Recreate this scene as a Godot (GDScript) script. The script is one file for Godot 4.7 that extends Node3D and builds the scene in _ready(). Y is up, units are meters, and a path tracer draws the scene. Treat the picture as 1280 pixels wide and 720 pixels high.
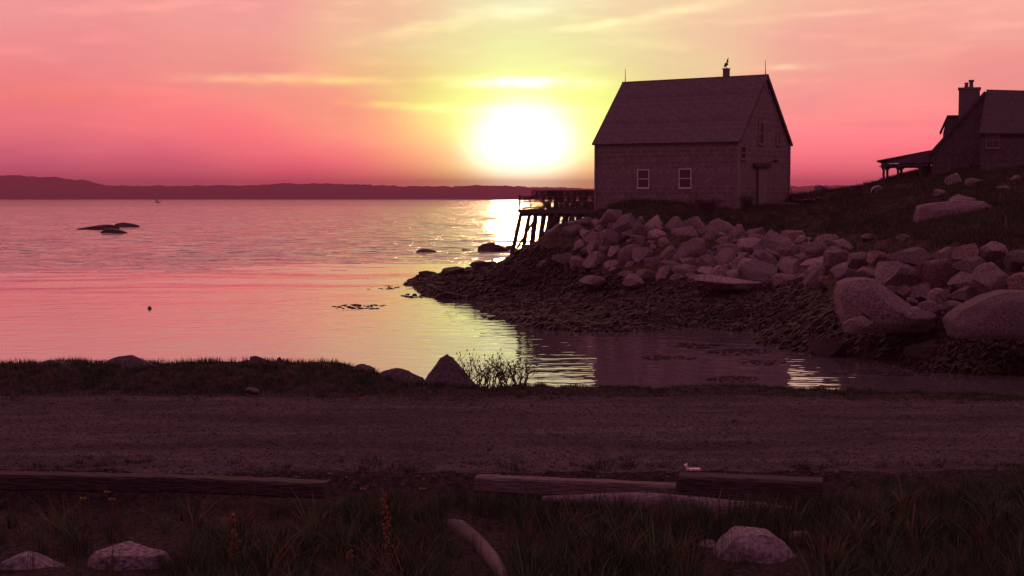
extends Node3D
# A sunset over a tidal cove: weathered barn on a boulder point, gravel lane and bank in front.
# Metres, y up, camera at EYE looking along -Z. at(u, v, d) gives the point d metres ahead on a sight line, on(u, v, h) the point at height h.

const F := 1800.0
const HORIZON := 246.0
var EYE := Vector3(0, 6, 0)
var pitch := 0.0
var rng := RandomNumberGenerator.new()
var taken := {}
var M := {}
var rocks: Array[ArrayMesh] = []
var slabs: Array[ArrayMesh] = []
var noise := FastNoiseLite.new()
var tps_p: PackedVector2Array = []
var tps_w: PackedFloat64Array = []
var pebble_mesh: ArrayMesh

# ---------------------------------------------------------------- places
func sight(u: float, v: float) -> Vector3:
	return Vector3((u - 640.0) / F, (360.0 - v) / F, -1.0).rotated(Vector3.RIGHT, -pitch)

func at(u: float, v: float, d: float) -> Vector3:
	var s := sight(u, v)
	return EYE + s * (d / -s.z)

func on(u: float, v: float, h: float) -> Vector3:
	var s := sight(u, v)
	return EYE + s * ((h - EYE.y) / s.y)

# ---------------------------------------------------------------- nodes
func numbered(called: String) -> String:
	var n: int = taken.get(called, 0)
	taken[called] = n + 1
	return called if n == 0 else "%s_%03d" % [called, n]

func tag(o: Node, label: String, category: String, group := "") -> void:
	o.set_meta("label", label)
	o.set_meta("category", category)
	if group != "":
		o.set_meta("group", group)

func thing(called: String, label: String, category: String, pos := Vector3.ZERO, group := "") -> Node3D:
	var o := Node3D.new()
	o.name = numbered(called)
	o.position = pos
	add_child(o, true)
	tag(o, label, category, group)
	return o

func part(called: String, mesh: Mesh, mat: Material, parent: Node) -> MeshInstance3D:
	var o := MeshInstance3D.new()
	o.name = called
	o.mesh = mesh
	o.material_override = mat
	parent.add_child(o, true)
	return o

func solo(called: String, mesh: Mesh, mat: Material, label: String, category: String, pos := Vector3.ZERO, group := "") -> MeshInstance3D:
	var o := MeshInstance3D.new()
	o.name = numbered(called)
	o.mesh = mesh
	o.material_override = mat
	o.position = pos
	add_child(o, true)
	tag(o, label, category, group)
	return o

func structure(called: String, mesh: Mesh, mat: Material) -> MeshInstance3D:
	var o := MeshInstance3D.new()
	o.name = numbered(called)
	o.mesh = mesh
	if mat:
		o.material_override = mat
	add_child(o, true)
	o.set_meta("kind", "structure")
	return o

func many(called: String, mesh: Mesh, mat: Material, places: Array, colors: Array, label: String, category: String, parent: Node = null) -> MultiMeshInstance3D:
	var mm := MultiMesh.new()
	mm.transform_format = MultiMesh.TRANSFORM_3D
	mm.use_colors = true
	mm.mesh = mesh
	mm.instance_count = places.size()
	for i in places.size():
		mm.set_instance_transform(i, places[i])
		mm.set_instance_color(i, colors[i] if i < colors.size() else Color.WHITE)
	var o := MultiMeshInstance3D.new()
	o.name = numbered(called)
	o.multimesh = mm
	o.material_override = mat
	o.set_meta("kind", "stuff")
	if parent:
		parent.add_child(o, true)
	else:
		add_child(o, true)
		tag(o, label, category)
	return o

# ---------------------------------------------------------------- shapes
func start() -> SurfaceTool:
	var st := SurfaceTool.new()
	st.begin(Mesh.PRIMITIVE_TRIANGLES)
	return st

func flat(st: SurfaceTool) -> ArrayMesh:
	st.generate_normals()
	return st.commit()

func tri(st: SurfaceTool, a: Vector3, b: Vector3, c: Vector3) -> void:
	st.set_smooth_group(-1)
	st.add_vertex(a); st.add_vertex(b); st.add_vertex(c)

func quad(st: SurfaceTool, a: Vector3, b: Vector3, c: Vector3, d: Vector3) -> void:
	tri(st, a, b, c)
	tri(st, a, c, d)

func box(st: SurfaceTool, c: Vector3, s: Vector3, b := Basis.IDENTITY) -> void:
	var p: Array[Vector3] = []
	for k in 8:
		p.append(c + b * Vector3((-0.5 if k & 1 == 0 else 0.5) * s.x, (-0.5 if k & 2 == 0 else 0.5) * s.y, (-0.5 if k & 4 == 0 else 0.5) * s.z))
	for q in [[0, 2, 3, 1], [4, 5, 7, 6], [0, 1, 5, 4], [2, 6, 7, 3], [0, 4, 6, 2], [1, 3, 7, 5]]:
		quad(st, p[q[0]], p[q[1]], p[q[2]], p[q[3]])

func bar(st: SurfaceTool, a: Vector3, b: Vector3, w: float) -> void:
	var along := (b - a)
	var z := along.normalized()
	var side := z.cross(Vector3.UP if absf(z.y) < 0.9 else Vector3.RIGHT).normalized()
	box(st, (a + b) / 2.0, Vector3(w, w, along.length()), Basis(side, z.cross(side), z))

# a chamfered, slightly uneven timber along x
func timber(size: Vector3, sd: int, wobble := 0.012) -> ArrayMesh:
	var st := start()
	var r := RandomNumberGenerator.new()
	r.seed = sd
	var n := 14
	var ch: float = minf(size.y, size.z) * 0.1
	var ring := [Vector2(-0.5, -0.5), Vector2(-0.5, 0.5), Vector2(0.5, 0.5), Vector2(0.5, -0.5)]
	var rows := []
	for i in n + 1:
		var t := float(i) / n - 0.5
		var row := []
		for k in 4:
			var c: Vector2 = ring[k]
			var nx: Vector2 = ring[(k + 1) % 4]
			var pv: Vector2 = ring[(k + 3) % 4]
			for o in [pv, nx]:
				var e: Vector2 = Vector2(c.x * size.z, c.y * size.y)
				var to: Vector2 = Vector2(o.x * size.z, o.y * size.y) - e
				e += to.normalized() * ch * r.randf_range(0.7, 1.7)
				e += Vector2(r.randf_range(-wobble, wobble), r.randf_range(-wobble, wobble))
				row.append(Vector3(t * size.x + (r.randf_range(-wobble, wobble) if i == 0 or i == n else 0.0), e.y, e.x))
		rows.append(row)
	for i in n:
		for k in 8:
			quad(st, rows[i][k], rows[i][(k + 1) % 8], rows[i + 1][(k + 1) % 8], rows[i + 1][k])
	for e in [0, n]:
		for k in range(1, 7):
			tri(st, rows[e][0], rows[e][k], rows[e][k + 1])
	return flat(st)

func tube_into(st: SurfaceTool, path: Array, radii: Array, sides := 8, rough := 0.0) -> void:
	var rows := []
	for i in path.size():
		var p: Vector3 = path[i]
		var dir: Vector3 = (path[mini(i + 1, path.size() - 1)] - path[maxi(i - 1, 0)]).normalized()
		var side := dir.cross(Vector3.UP if absf(dir.y) < 0.9 else Vector3.RIGHT).normalized()
		var up := dir.cross(side)
		var row := []
		for k in sides:
			var a := TAU * k / sides
			var off := (side * cos(a) + up * sin(a))
			var r: float = radii[i]
			if rough > 0.0:
				r *= 1.0 + rough * noise.get_noise_3dv((p + off * r) * 9.0)
			row.append(p + off * r)
		rows.append(row)
	st.set_smooth_group(0)
	for i in path.size() - 1:
		for k in sides:
			var a: Vector3 = rows[i][k]
			var b: Vector3 = rows[i][(k + 1) % sides]
			var c: Vector3 = rows[i + 1][(k + 1) % sides]
			var d: Vector3 = rows[i + 1][k]
			for v in [a, b, c, a, c, d]:
				st.set_smooth_group(0)
				st.add_vertex(v)
	for e in [0, path.size() - 1]:
		for k in range(1, sides - 1):
			tri(st, rows[e][0], rows[e][k], rows[e][k + 1])

func tube(path: Array, radii: Array, sides := 8, rough := 0.0) -> ArrayMesh:
	var st := start()
	tube_into(st, path, radii, sides, rough)
	return flat(st)

# unit-sized boulder: a ball cut by random planes, then roughened
func rock_mesh(sd: int, sub: int, cuts: int, rough: float, depth_lo := 0.52, depth_hi := 0.86, given := [], swell := 1.0, crisp := false) -> ArrayMesh:
	var r := RandomNumberGenerator.new()
	r.seed = sd
	var t := (1.0 + sqrt(5.0)) / 2.0
	var v: Array[Vector3] = []
	for p in [[-1, t, 0], [1, t, 0], [-1, -t, 0], [1, -t, 0], [0, -1, t], [0, 1, t], [0, -1, -t], [0, 1, -t], [t, 0, -1], [t, 0, 1], [-t, 0, -1], [-t, 0, 1]]:
		v.append(Vector3(p[0], p[1], p[2]).normalized())
	var f := [[0, 11, 5], [0, 5, 1], [0, 1, 7], [0, 7, 10], [0, 10, 11], [1, 5, 9], [5, 11, 4], [11, 10, 2], [10, 7, 6], [7, 1, 8], [3, 9, 4], [3, 4, 2], [3, 2, 6], [3, 6, 8], [3, 8, 9], [4, 9, 5], [2, 4, 11], [6, 2, 10], [8, 6, 7], [9, 8, 1]]
	for s in sub:
		var mid := {}
		var nf := []
		for q in f:
			var m := []
			for e in 3:
				var a: int = q[e]
				var b: int = q[(e + 1) % 3]
				var key := mini(a, b) * 100000 + maxi(a, b)
				if not mid.has(key):
					mid[key] = v.size()
					v.append(((v[a] + v[b]) / 2.0).normalized())
				m.append(mid[key])
			nf.append([q[0], m[0], m[2]]); nf.append([q[1], m[1], m[0]]); nf.append([q[2], m[2], m[1]]); nf.append([m[0], m[1], m[2]])
		f = nf
	var planes := given.duplicate()
	for k in cuts:
		planes.append([Vector3(r.randfn(), r.randfn(), r.randfn()).normalized(), r.randf_range(depth_lo, depth_hi)])
	var off := Vector3(r.randf() * 100, r.randf() * 100, r.randf() * 100)
	var lo := Vector3.ONE * 9
	var hi := -lo
	for i in v.size():
		var p := v[i] * Vector3(swell, swell, 1.0)
		for pl in planes:
			var over: float = p.dot(pl[0]) - pl[1]
			if over > 0.0:
				p -= pl[0] * over * 0.96
		p *= 1.0 + rough * noise.get_noise_3dv(p * 22.0 + off) + rough * 0.45 * noise.get_noise_3dv(p * 70.0 + off)
		v[i] = p
		lo = lo.min(p)
		hi = hi.max(p)
	var st := start()
	for q in f:
		var c: Array[Vector3] = []
		for e in [0, 2, 1]:
			c.append((v[q[e]] - (lo + hi) / 2.0) / (hi - lo))
		if crisp:
			tri(st, c[0], c[1], c[2])
		else:
			for e in 3:
				st.set_smooth_group(0)
				st.add_vertex(c[e])
	st.index()
	st.generate_normals()
	return st.commit()

# a boulder with a given silhouette: a ball cut by a plane along each edge of the outline, bevelled front and back
func outline_rock(poly: Array, sd: int, sub := 4, rough := 0.05) -> ArrayMesh:
	var lo2 := Vector2(1e9, 1e9)
	var hi2 := -lo2
	for p in poly:
		lo2 = lo2.min(Vector2(p[0], p[1]))
		hi2 = hi2.max(Vector2(p[0], p[1]))
	var pts := []
	for p in poly:
		var q := (Vector2(p[0], p[1]) - lo2) / (hi2 - lo2) * 2.0 - Vector2.ONE
		pts.append(Vector2(q.x, -q.y))
	var r := RandomNumberGenerator.new()
	r.seed = sd
	var planes := []
	for i in pts.size():
		var a: Vector2 = pts[i]
		var b: Vector2 = pts[(i + 1) % pts.size()]
		var n := Vector2(b.y - a.y, a.x - b.x).normalized()
		if n.dot(a) < 0.0:
			n = -n
		for z in [0.0, r.randf_range(0.5, 1.0), -r.randf_range(0.5, 1.0)]:
			var n3 := Vector3(n.x, n.y, z).normalized()
			planes.append([n3, (n.dot(a) + absf(z) * 0.55 * r.randf_range(0.8, 1.1)) * n3.length() / sqrt(1.0 + z * z)])
	return rock_mesh(sd, sub, 0, rough, 0.5, 0.9, planes, 1.7)

# a boulder that fills the given sight-line rectangle at depth d; its base is sunk a little
func boulder(u0: float, v0: float, u1: float, v1: float, d: float, mesh: Mesh, mat: Material, turn := 0.0, deep := 0.8, tilt := 0.0) -> MeshInstance3D:
	var c := at((u0 + u1) / 2.0, (v0 + v1) / 2.0, d)
	var w := (u1 - u0) / F * d
	var h := (v1 - v0) / F * d
	var o := MeshInstance3D.new()
	o.mesh = mesh
	o.material_override = mat
	o.transform = Transform3D(Basis(Vector3.BACK, tilt) * Basis.from_scale(Vector3(w, h, w * deep)) * Basis(Vector3.UP, turn), c)
	return o

func lone_boulder(called: String, u0: float, v0: float, u1: float, v1: float, d: float, mesh: Mesh, mat: Material, label: String, category := "rock", turn := 0.0, deep := 0.8, tilt := 0.0, group := "") -> void:
	var o := boulder(u0, v0, u1, v1, d, mesh, mat, turn, deep, tilt)
	o.name = numbered(called)
	add_child(o, true)
	tag(o, label, category, group)

# ---------------------------------------------------------------- materials
func lin(r: float, g: float, b: float) -> Color:
	return Color(r, g, b).linear_to_srgb()

func speckle(freq: float, stops: Array, sd: int, octaves := 5, normal := false, strength := 8.0, size := 512, kind := FastNoiseLite.TYPE_SIMPLEX_SMOOTH) -> NoiseTexture2D:
	var n := FastNoiseLite.new()
	n.noise_type = kind
	n.seed = sd
	n.frequency = freq
	n.fractal_octaves = octaves
	var t := NoiseTexture2D.new()
	t.width = size
	t.height = size
	t.seamless = true
	t.noise = n
	t.as_normal_map = normal
	t.bump_strength = strength
	if not normal:
		var g := Gradient.new()
		g.offsets = PackedFloat32Array()
		g.colors = PackedColorArray()
		for s in stops:
			g.add_point(s[0], s[1])
		while g.get_point_count() > stops.size():
			g.remove_point(0)
		t.color_ramp = g
	return t

func surface(called: String, stops: Array, scale: Vector3, rough: float, freq := 0.02, bump := 0.0, sd := 1, spec := 0.5) -> StandardMaterial3D:
	var m := StandardMaterial3D.new()
	m.resource_name = called
	m.albedo_color = Color.WHITE
	m.albedo_texture = speckle(freq, stops, sd)
	m.uv1_triplanar = true
	m.uv1_world_triplanar = true
	m.uv1_scale = scale
	m.roughness = rough
	m.metallic_specular = spec
	if bump > 0.0:
		m.heightmap_enabled = true
		m.heightmap_scale = bump
		m.heightmap_texture = speckle(freq * 1.6, [[0.0, Color.BLACK], [1.0, Color.WHITE]], sd + 50)
	M[called] = m
	return m

func plain(called: String, c: Color, rough: float, tinted := false, metal := 0.0, spec := 0.5) -> StandardMaterial3D:
	var m := StandardMaterial3D.new()
	m.resource_name = called
	m.albedo_color = c
	m.roughness = rough
	m.metallic = metal
	m.metallic_specular = spec
	m.vertex_color_use_as_albedo = tinted
	M[called] = m
	return m

# rows of shingles: course lines, butt joints and weathered tones, tile = 2.4 m
func shingle_images(courses: int, a: Color, b: Color, sd: int) -> Array:
	var n := 512
	var im := Image.create(n, n, false, Image.FORMAT_RGB8)
	var hm := Image.create(n, n, false, Image.FORMAT_RGB8)
	var r := RandomNumberGenerator.new()
	r.seed = sd
	var ch := n / courses
	for row in courses:
		var x := 0
		var course_tone := r.randfn() * 0.15
		while x < n:
			var w := mini(r.randi_range(14, 34), n - x)
			var c := a.lerp(b, clampf(r.randfn(0.5, 0.25) + course_tone, 0.0, 1.0))
			im.fill_rect(Rect2i(x, row * ch, w, ch), c)
			for yy in ch:
				var hgt := 0.35 + 0.65 * float(yy) / ch
				hm.fill_rect(Rect2i(x, row * ch + yy, w - 1, 1), Color(hgt, hgt, hgt))
			hm.fill_rect(Rect2i(x + w - 1, row * ch, 1, ch), Color(0.2, 0.2, 0.2))
			x += w
	return [im, hm]

func shingles(called: String, courses: int, a: Color, b: Color, sd: int, bump: float) -> void:
	var im := shingle_images(courses, a, b, sd)
	var m := StandardMaterial3D.new()
	m.resource_name = called
	m.albedo_texture = ImageTexture.create_from_image(im[0])
	m.heightmap_enabled = true
	m.heightmap_scale = bump
	m.heightmap_texture = ImageTexture.create_from_image(im[1])
	m.roughness = 0.85
	m.metallic_specular = 0.35
	M[called] = m

func make_materials() -> void:
	surface("granite", [[0.15, lin(0.068, 0.0543, 0.049)], [0.45, lin(0.136, 0.109, 0.0979)], [0.62, lin(0.19, 0.16, 0.144)], [0.85, lin(0.286, 0.243, 0.22)]], Vector3.ONE * 0.45, 0.85, 0.03, 3.0, 3)
	surface("pale_granite", [[0.15, lin(0.101, 0.0812, 0.0745)], [0.45, lin(0.194, 0.159, 0.143)], [0.7, lin(0.266, 0.227, 0.204)], [0.9, lin(0.36, 0.311, 0.285)]], Vector3.ONE * 0.4, 0.85, 0.025, 3.0, 7)
	surface("dark_granite", [[0.15, lin(0.048, 0.0395, 0.0367)], [0.5, lin(0.102, 0.0846, 0.0756)], [0.85, lin(0.168, 0.141, 0.127)]], Vector3.ONE * 0.5, 0.85, 0.03, 3.0, 11)
	surface("backlit_dark_rock", [[0.2, lin(0.03, 0.027, 0.025)], [0.5, lin(0.06, 0.053, 0.05)], [0.8, lin(0.13, 0.115, 0.11)]], Vector3.ONE * 1.2, 0.9, 0.02, 1.2, 17)  # berm rocks: backlit silhouette shade put into the albedo, darker than the other granites
	surface("rusty_granite", [[0.15, lin(0.05, 0.036, 0.03)], [0.45, lin(0.13, 0.09, 0.072)], [0.62, lin(0.19, 0.14, 0.115)], [0.85, lin(0.3, 0.25, 0.22)]], Vector3.ONE * 0.5, 0.88, 0.03, 3.0, 5)
	surface("near_granite", [[0.2, lin(0.054, 0.0486, 0.0468)], [0.42, lin(0.135, 0.122, 0.117)], [0.6, lin(0.198, 0.18, 0.176)], [0.8, lin(0.306, 0.288, 0.279)]], Vector3.ONE * 1.6, 0.9, 0.02, 1.2, 15)
	surface("wet_rock", [[0.2, lin(0.012, 0.011, 0.01)], [0.5, lin(0.03, 0.025, 0.021)], [0.8, lin(0.06, 0.047, 0.036)]], Vector3.ONE * 0.7, 0.6, 0.03, 3.0, 19, 0.3)
	surface("weed_ground", [[0.2, lin(0.0078, 0.00715, 0.00585)], [0.5, lin(0.0195, 0.0156, 0.0111)], [0.75, lin(0.0358, 0.026, 0.0156)]], Vector3.ONE * 0.3, 0.75, 0.05, 5.0, 23, 0.25)
	surface("turf", [[0.2, lin(0.0255, 0.0213, 0.0136)], [0.45, lin(0.0425, 0.0382, 0.0204)], [0.6, lin(0.0638, 0.051, 0.0298)], [0.8, lin(0.085, 0.0638, 0.0425)]], Vector3.ONE * 0.23, 0.95, 0.02, 3.0, 27, 0.2)
	surface("gravel", [[0.2, lin(0.0425, 0.0365, 0.034)], [0.42, lin(0.068, 0.0595, 0.0561)], [0.58, lin(0.085, 0.0748, 0.0714)], [0.8, lin(0.128, 0.115, 0.111)]], Vector3(0.45, 0.45, 0.9), 0.9, 0.055, 2.0, 31, 0.3)
	var gm: StandardMaterial3D = M.gravel
	gm.detail_enabled = true
	gm.detail_blend_mode = BaseMaterial3D.BLEND_MODE_MUL
	gm.detail_uv_layer = BaseMaterial3D.DETAIL_UV_2
	gm.uv2_triplanar = true
	gm.uv2_world_triplanar = true
	gm.uv2_scale = Vector3(0.035, 0.2, 0.22)
	gm.detail_albedo = speckle(0.014, [[0.25, Color(0.66, 0.64, 0.63)], [0.5, Color(0.85, 0.84, 0.83)], [0.75, Color(1, 1, 1)]], 33, 4)
	surface("soil", [[0.2, lin(0.015, 0.0128, 0.0105)], [0.5, lin(0.0338, 0.0285, 0.0225)], [0.8, lin(0.06, 0.0495, 0.0413)]], Vector3.ONE * 0.7, 0.95, 0.03, 3.0, 35, 0.2)
	surface("old_timber", [[0.15, lin(0.056, 0.0448, 0.04)], [0.45, lin(0.104, 0.088, 0.08)], [0.8, lin(0.176, 0.152, 0.144)]], Vector3(0.35, 4.0, 4.0), 0.85, 0.02, 0.8, 39, 0.3)
	surface("dark_timber", [[0.15, lin(0.02, 0.017, 0.015)], [0.5, lin(0.045, 0.038, 0.033)], [0.8, lin(0.08, 0.066, 0.06)]], Vector3(0.35, 4.0, 4.0), 0.85, 0.02, 0.8, 43, 0.3)
	surface("driftwood", [[0.15, lin(0.08, 0.07, 0.067)], [0.45, lin(0.18, 0.16, 0.155)], [0.8, lin(0.32, 0.3, 0.29)]], Vector3(0.5, 3.0, 3.0), 0.8, 0.02, 1.2, 47, 0.3)
	surface("pile_wood", [[0.2, lin(0.025, 0.021, 0.018)], [0.5, lin(0.05, 0.042, 0.036)], [0.8, lin(0.09, 0.075, 0.065)]], Vector3(2.0, 0.4, 2.0), 0.85, 0.03, 1.0, 51)
	surface("forest", [[0.3, lin(0.02, 0.028, 0.02)], [0.7, lin(0.045, 0.055, 0.036)]], Vector3.ONE * 0.004, 1.0, 0.05, 0.0, 55, 0.0)
	surface("masonry", [[0.2, lin(0.08, 0.068, 0.062)], [0.5, lin(0.12, 0.105, 0.097)], [0.8, lin(0.17, 0.15, 0.14)]], Vector3.ONE * 0.8, 0.9, 0.06, 2.0, 59)
	shingles("wall_shingle", 16, Color(0.36, 0.33, 0.32), Color(0.48, 0.45, 0.44), 5, 1.8)
	shingles("roof_shingle", 16, Color(0.31, 0.29, 0.29), Color(0.4, 0.375, 0.375), 6, 1.2)
	shingles("house_roof", 16, Color(0.24, 0.22, 0.22), Color(0.3, 0.28, 0.28), 9, 0.8)
	shingles("house_shingle", 16, Color(0.26, 0.24, 0.24), Color(0.36, 0.34, 0.33), 8, 1.0)
	plain("trim", lin(0.42, 0.39, 0.37), 0.6)
	plain("dull_trim", lin(0.05, 0.043, 0.04), 0.7)
	plain("pane", lin(0.02, 0.02, 0.022), 0.18)
	plain("old_door", lin(0.17, 0.15, 0.14), 0.8)
	plain("iron", lin(0.03, 0.028, 0.027), 0.5, false, 0.6)
	plain("tin", lin(0.05, 0.047, 0.045), 0.3, false, 0.9)
	plain("feather", lin(0.03, 0.028, 0.028), 0.8)
	plain("wire", lin(0.045, 0.04, 0.03), 0.7)
	plain("net", lin(0.05, 0.035, 0.02), 0.9)
	plain("blade", Color.WHITE, 0.75, true, 0.0, 0.3)
	M["blade"].backlight_enabled = true
	M["blade"].backlight = Color(0.35, 0.35, 0.3)
	plain("frond", Color.WHITE, 0.55, true, 0.0, 0.3)
	plain("pebble", Color.WHITE, 0.9, true, 0.0, 0.3)
	plain("twig", lin(0.028, 0.02, 0.016), 0.85)
	plain("dry_twig", lin(0.06, 0.028, 0.02), 0.9)
	plain("bud", lin(0.04, 0.025, 0.018), 0.85)
	plain("seed_head", lin(0.17, 0.075, 0.035), 0.85)
	plain("yellow_petal", lin(0.55, 0.33, 0.05), 0.7)
	plain("float_paint", lin(0.05, 0.03, 0.028), 0.5)
	plain("sail", lin(0.35, 0.3, 0.3), 0.8)
	plain("pale_scrap", lin(0.65, 0.6, 0.56), 0.6)

# ---------------------------------------------------------------- sky
func make_sky() -> PanoramaSkyMaterial:
	var pts := []   # azimuth, elevation, linear colour
	for k in [
		[0, 0, 238, 154, 154], [100, 60, 238, 144, 144], [50, 110, 238, 130, 128], [0, 150, 216, 108, 116], [0, 205, 178, 82, 104], [200, 205, 190, 84, 106],
		[200, 150, 232, 116, 118], [300, 170, 232, 106, 114], [380, 215, 218, 80, 106], [450, 200, 238, 98, 114], [510, 222, 238, 92, 108], [300, 80, 240, 150, 142], [300, 15, 240, 158, 154],
		[420, 130, 238, 132, 126], [470, 150, 240, 140, 124], [520, 180, 238, 150, 118], [540, 200, 240, 170, 116], [500, 100, 240, 182, 138], [480, 30, 240, 186, 156], [540, 120, 232, 234, 126], [560, 160, 232, 240, 120],
		[575, 215, 242, 200, 110], [560, 60, 240, 224, 164], [640, 60, 236, 244, 172], [600, 120, 232, 250, 128], [710, 120, 233, 250, 130], [760, 60, 240, 230, 170], [650, 0, 240, 230, 186], [740, 170, 238, 236, 128], [735, 225, 244, 180, 124],
		[860, 80, 240, 216, 164], [820, 10, 242, 214, 170], [900, 40, 243, 200, 166], [1000, 50, 242, 168, 156], [1000, 120, 240, 148, 146], [1010, 180, 240, 122, 128], [1010, 225, 232, 96, 116], [1100, 60, 244, 166, 150],
		[1100, 140, 243, 142, 138], [1120, 190, 240, 114, 124], [1250, 20, 245, 172, 158], [1260, 90, 243, 152, 146], [1280, 180, 226, 104, 120],
	]:
		var s := sight(k[0], k[1]).normalized()
		var c := Color(k[2] / 255.0, k[3] / 255.0, k[4] / 255.0).srgb_to_linear()
		var low := 1.04 + 1.2 * clampf(1.0 - s.y / 0.075, 0.0, 1.0)
		pts.append([rad_to_deg(atan2(s.x, -s.z)), rad_to_deg(asin(s.y)), c.r * low, c.g * low, c.b * low])
	for k in [
		[-32, 2, 0.42, 0.1, 0.15], [-32, 9, 0.72, 0.3, 0.26], [32, 2, 0.5, 0.12, 0.17], [32, 9, 0.76, 0.32, 0.28], [-60, 3, 0.408, 0.0662, 0.144], [60, 3, 0.431, 0.0662, 0.144], [-60, 14, 0.566, 0.159, 0.234], [60, 14, 0.566, 0.159, 0.234],
		[0, 16, 0.93, 0.37, 0.324], [-20, 16, 0.839, 0.265, 0.288], [20, 16, 0.839, 0.265, 0.288], [0, 30, 0.635, 0.222, 0.307], [-50, 30, 0.476, 0.158, 0.271], [50, 30, 0.476, 0.158, 0.271],
		[-110, 4, 0.363, 0.0759, 0.172], [110, 4, 0.363, 0.0759, 0.172], [-110, 25, 0.363, 0.111, 0.227], [110, 25, 0.363, 0.111, 0.227], [180, 4, 0.317, 0.0818, 0.18], [-180, 4, 0.317, 0.0818, 0.18], [180, 30, 0.306, 0.0997, 0.217], [-180, 30, 0.306, 0.0997, 0.217],
		[0, 60, 0.363, 0.141, 0.262], [90, 60, 0.306, 0.111, 0.234], [-90, 60, 0.306, 0.111, 0.234], [180, 60, 0.283, 0.0997, 0.227], [-180, 60, 0.283, 0.0997, 0.227],
		[0, 88, 0.295, 0.111, 0.234], [90, 88, 0.295, 0.111, 0.234], [-90, 88, 0.295, 0.111, 0.234], [180, 88, 0.295, 0.111, 0.234], [-180, 88, 0.295, 0.111, 0.234],
	]:
		pts.append(k)
	var cw := 512
	var chh := 256
	var data := PackedFloat32Array()
	data.resize(cw * chh * 3)
	for y in chh:
		var el := 90.0 - (y + 0.5) / chh * 180.0
		for x in cw:
			var i := (y * cw + x) * 3
			if el < -2.0:
				data[i] = 0.16; data[i + 1] = 0.06; data[i + 2] = 0.075
				continue
			var az := ((x + 0.5) / cw - 0.5) * 360.0
			var sw := 0.0
			var r := 0.0
			var g := 0.0
			var b := 0.0
			for p in pts:
				var da: float = (az - p[0]) * 0.55
				var de: float = (el - p[1]) * 1.5
				var q := da * da + de * de + 1.6
				var w := 1.0 / (q * q)
				sw += w
				r += w * p[2]
				g += w * p[3]
				b += w * p[4]
			data[i] = r / sw; data[i + 1] = g / sw; data[i + 2] = b / sw
	var im := Image.create_from_data(cw, chh, false, Image.FORMAT_RGBF, data.to_byte_array())
	var W := 4096
	var H := 2048
	im.resize(W, H, Image.INTERPOLATE_CUBIC)
	data = im.get_data().to_float32_array()
	# thin streaks of high cloud, and the glare round the sun
	var cn := FastNoiseLite.new()
	cn.seed = 5
	cn.frequency = 1.0
	cn.fractal_octaves = 4
	var sun := sight(653, 185).normalized()
	var saz := rad_to_deg(atan2(sun.x, -sun.z))
	var sel := rad_to_deg(asin(sun.y))
	var streaks := []
	for k in [
		[653, 103, 62, 6, 0.0, 0.75, 1.0, 0.9], [385, 100, 110, 4.5, 0.01, 0.22, 0.26, 0.03], [300, 95, 60, 3, 0.03, 0.1, 0.13, 0.03], [500, 132, 60, 4, -0.04, 0.14, 0.2, 0.0], [640, 14, 90, 10, 0.1, 0.12, 0.16, 0.1], [530, 36, 50, 7, 0.08, 0.1, 0.16, 0.05],
		[750, 31, 45, 4, 0.1, 0.25, 0.25, 0.12], [850, 12, 70, 4, 0.14, 0.22, 0.22, 0.1], [1060, 15, 120, 3, 0.06, 0.07, 0.08, 0.04], [990, 83, 32, 3, 0.0, 0.14, 0.22, 0.08], [1000, 101, 40, 2, 0.0, 0.06, 0.08, 0.03],
		[1130, 155, 55, 3.5, 0.01, -0.1, -0.05, -0.02], [1010, 156, 60, 2, 0.0, -0.06, -0.03, -0.01], [140, 187, 90, 2, 0.04, 0.05, 0.03, 0.02], [640, 138, 90, 4, 0.0, 0.25, 0.3, 0.25], [560, 131, 40, 3, 0.02, 0.1, 0.12, 0.05], [90, 120, 120, 8, 0.0, 0.04, 0.0, -0.03],
	]:
		var s := sight(k[0], k[1]).normalized()
		streaks.append([rad_to_deg(atan2(s.x, -s.z)), rad_to_deg(asin(s.y)), k[2] / F * 57.3, k[3] / F * 57.3, k[4], k[5], k[6], k[7]])
	for y in range(0, H / 2 + 8):
		var el := 90.0 - (y + 0.5) / H * 180.0
		var front := el < 14.0
		for x in W:
			var az := ((x + 0.5) / W - 0.5) * 360.0
			if not front or absf(az) > 40.0:
				if not (el < 45.0 and absf(az) < 180.0) or x % 4 != 0:
					continue
				var e2 := clampf(el / 10.0, 0.15, 1.0)
				var n2 := maxf(0.0, cn.get_noise_2d(az * 0.16, el * 1.1) - 0.12) * 0.5 * e2
				for q in 4:
					var j := (y * W + x + q) * 3
					data[j] *= 1.0 + n2; data[j + 1] *= 1.0 + n2 * 1.2; data[j + 2] *= 1.0 + n2 * 0.8
				continue
			var i := (y * W + x) * 3
			var n := cn.get_noise_2d(az * 0.16, el * 1.1 - az * 0.02)
			var fine := cn.get_noise_2d(az * 0.5 + 40.0, el * 3.4)
			var up := clampf(el / 10.0, 0.15, 1.0)
			var m := maxf(0.0, n - 0.12) * 0.32 * up + fine * 0.03
			var r := data[i] * (1.0 + m)
			var g := data[i + 1] * (1.0 + m * 1.2)
			var b := data[i + 2] * (1.0 + m * 0.8)
			for s in streaks:
				var da: float = az - s[0]
				var de: float = el - s[1] - da * s[4]
				if absf(de) > s[3] * 3.0 or absf(da) > s[2] * 2.6:
					continue
				var k: float = exp(-da * da / (s[2] * s[2]) - de * de / (s[3] * s[3])) * (1.0 + fine * 1.2)
				r += k * s[5]; g += k * s[6]; b += k * s[7]
			var dx := az - saz
			var dy := el - sel + 0.08
			var rr := sqrt(dx * dx + dy * dy * 1.35)
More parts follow.
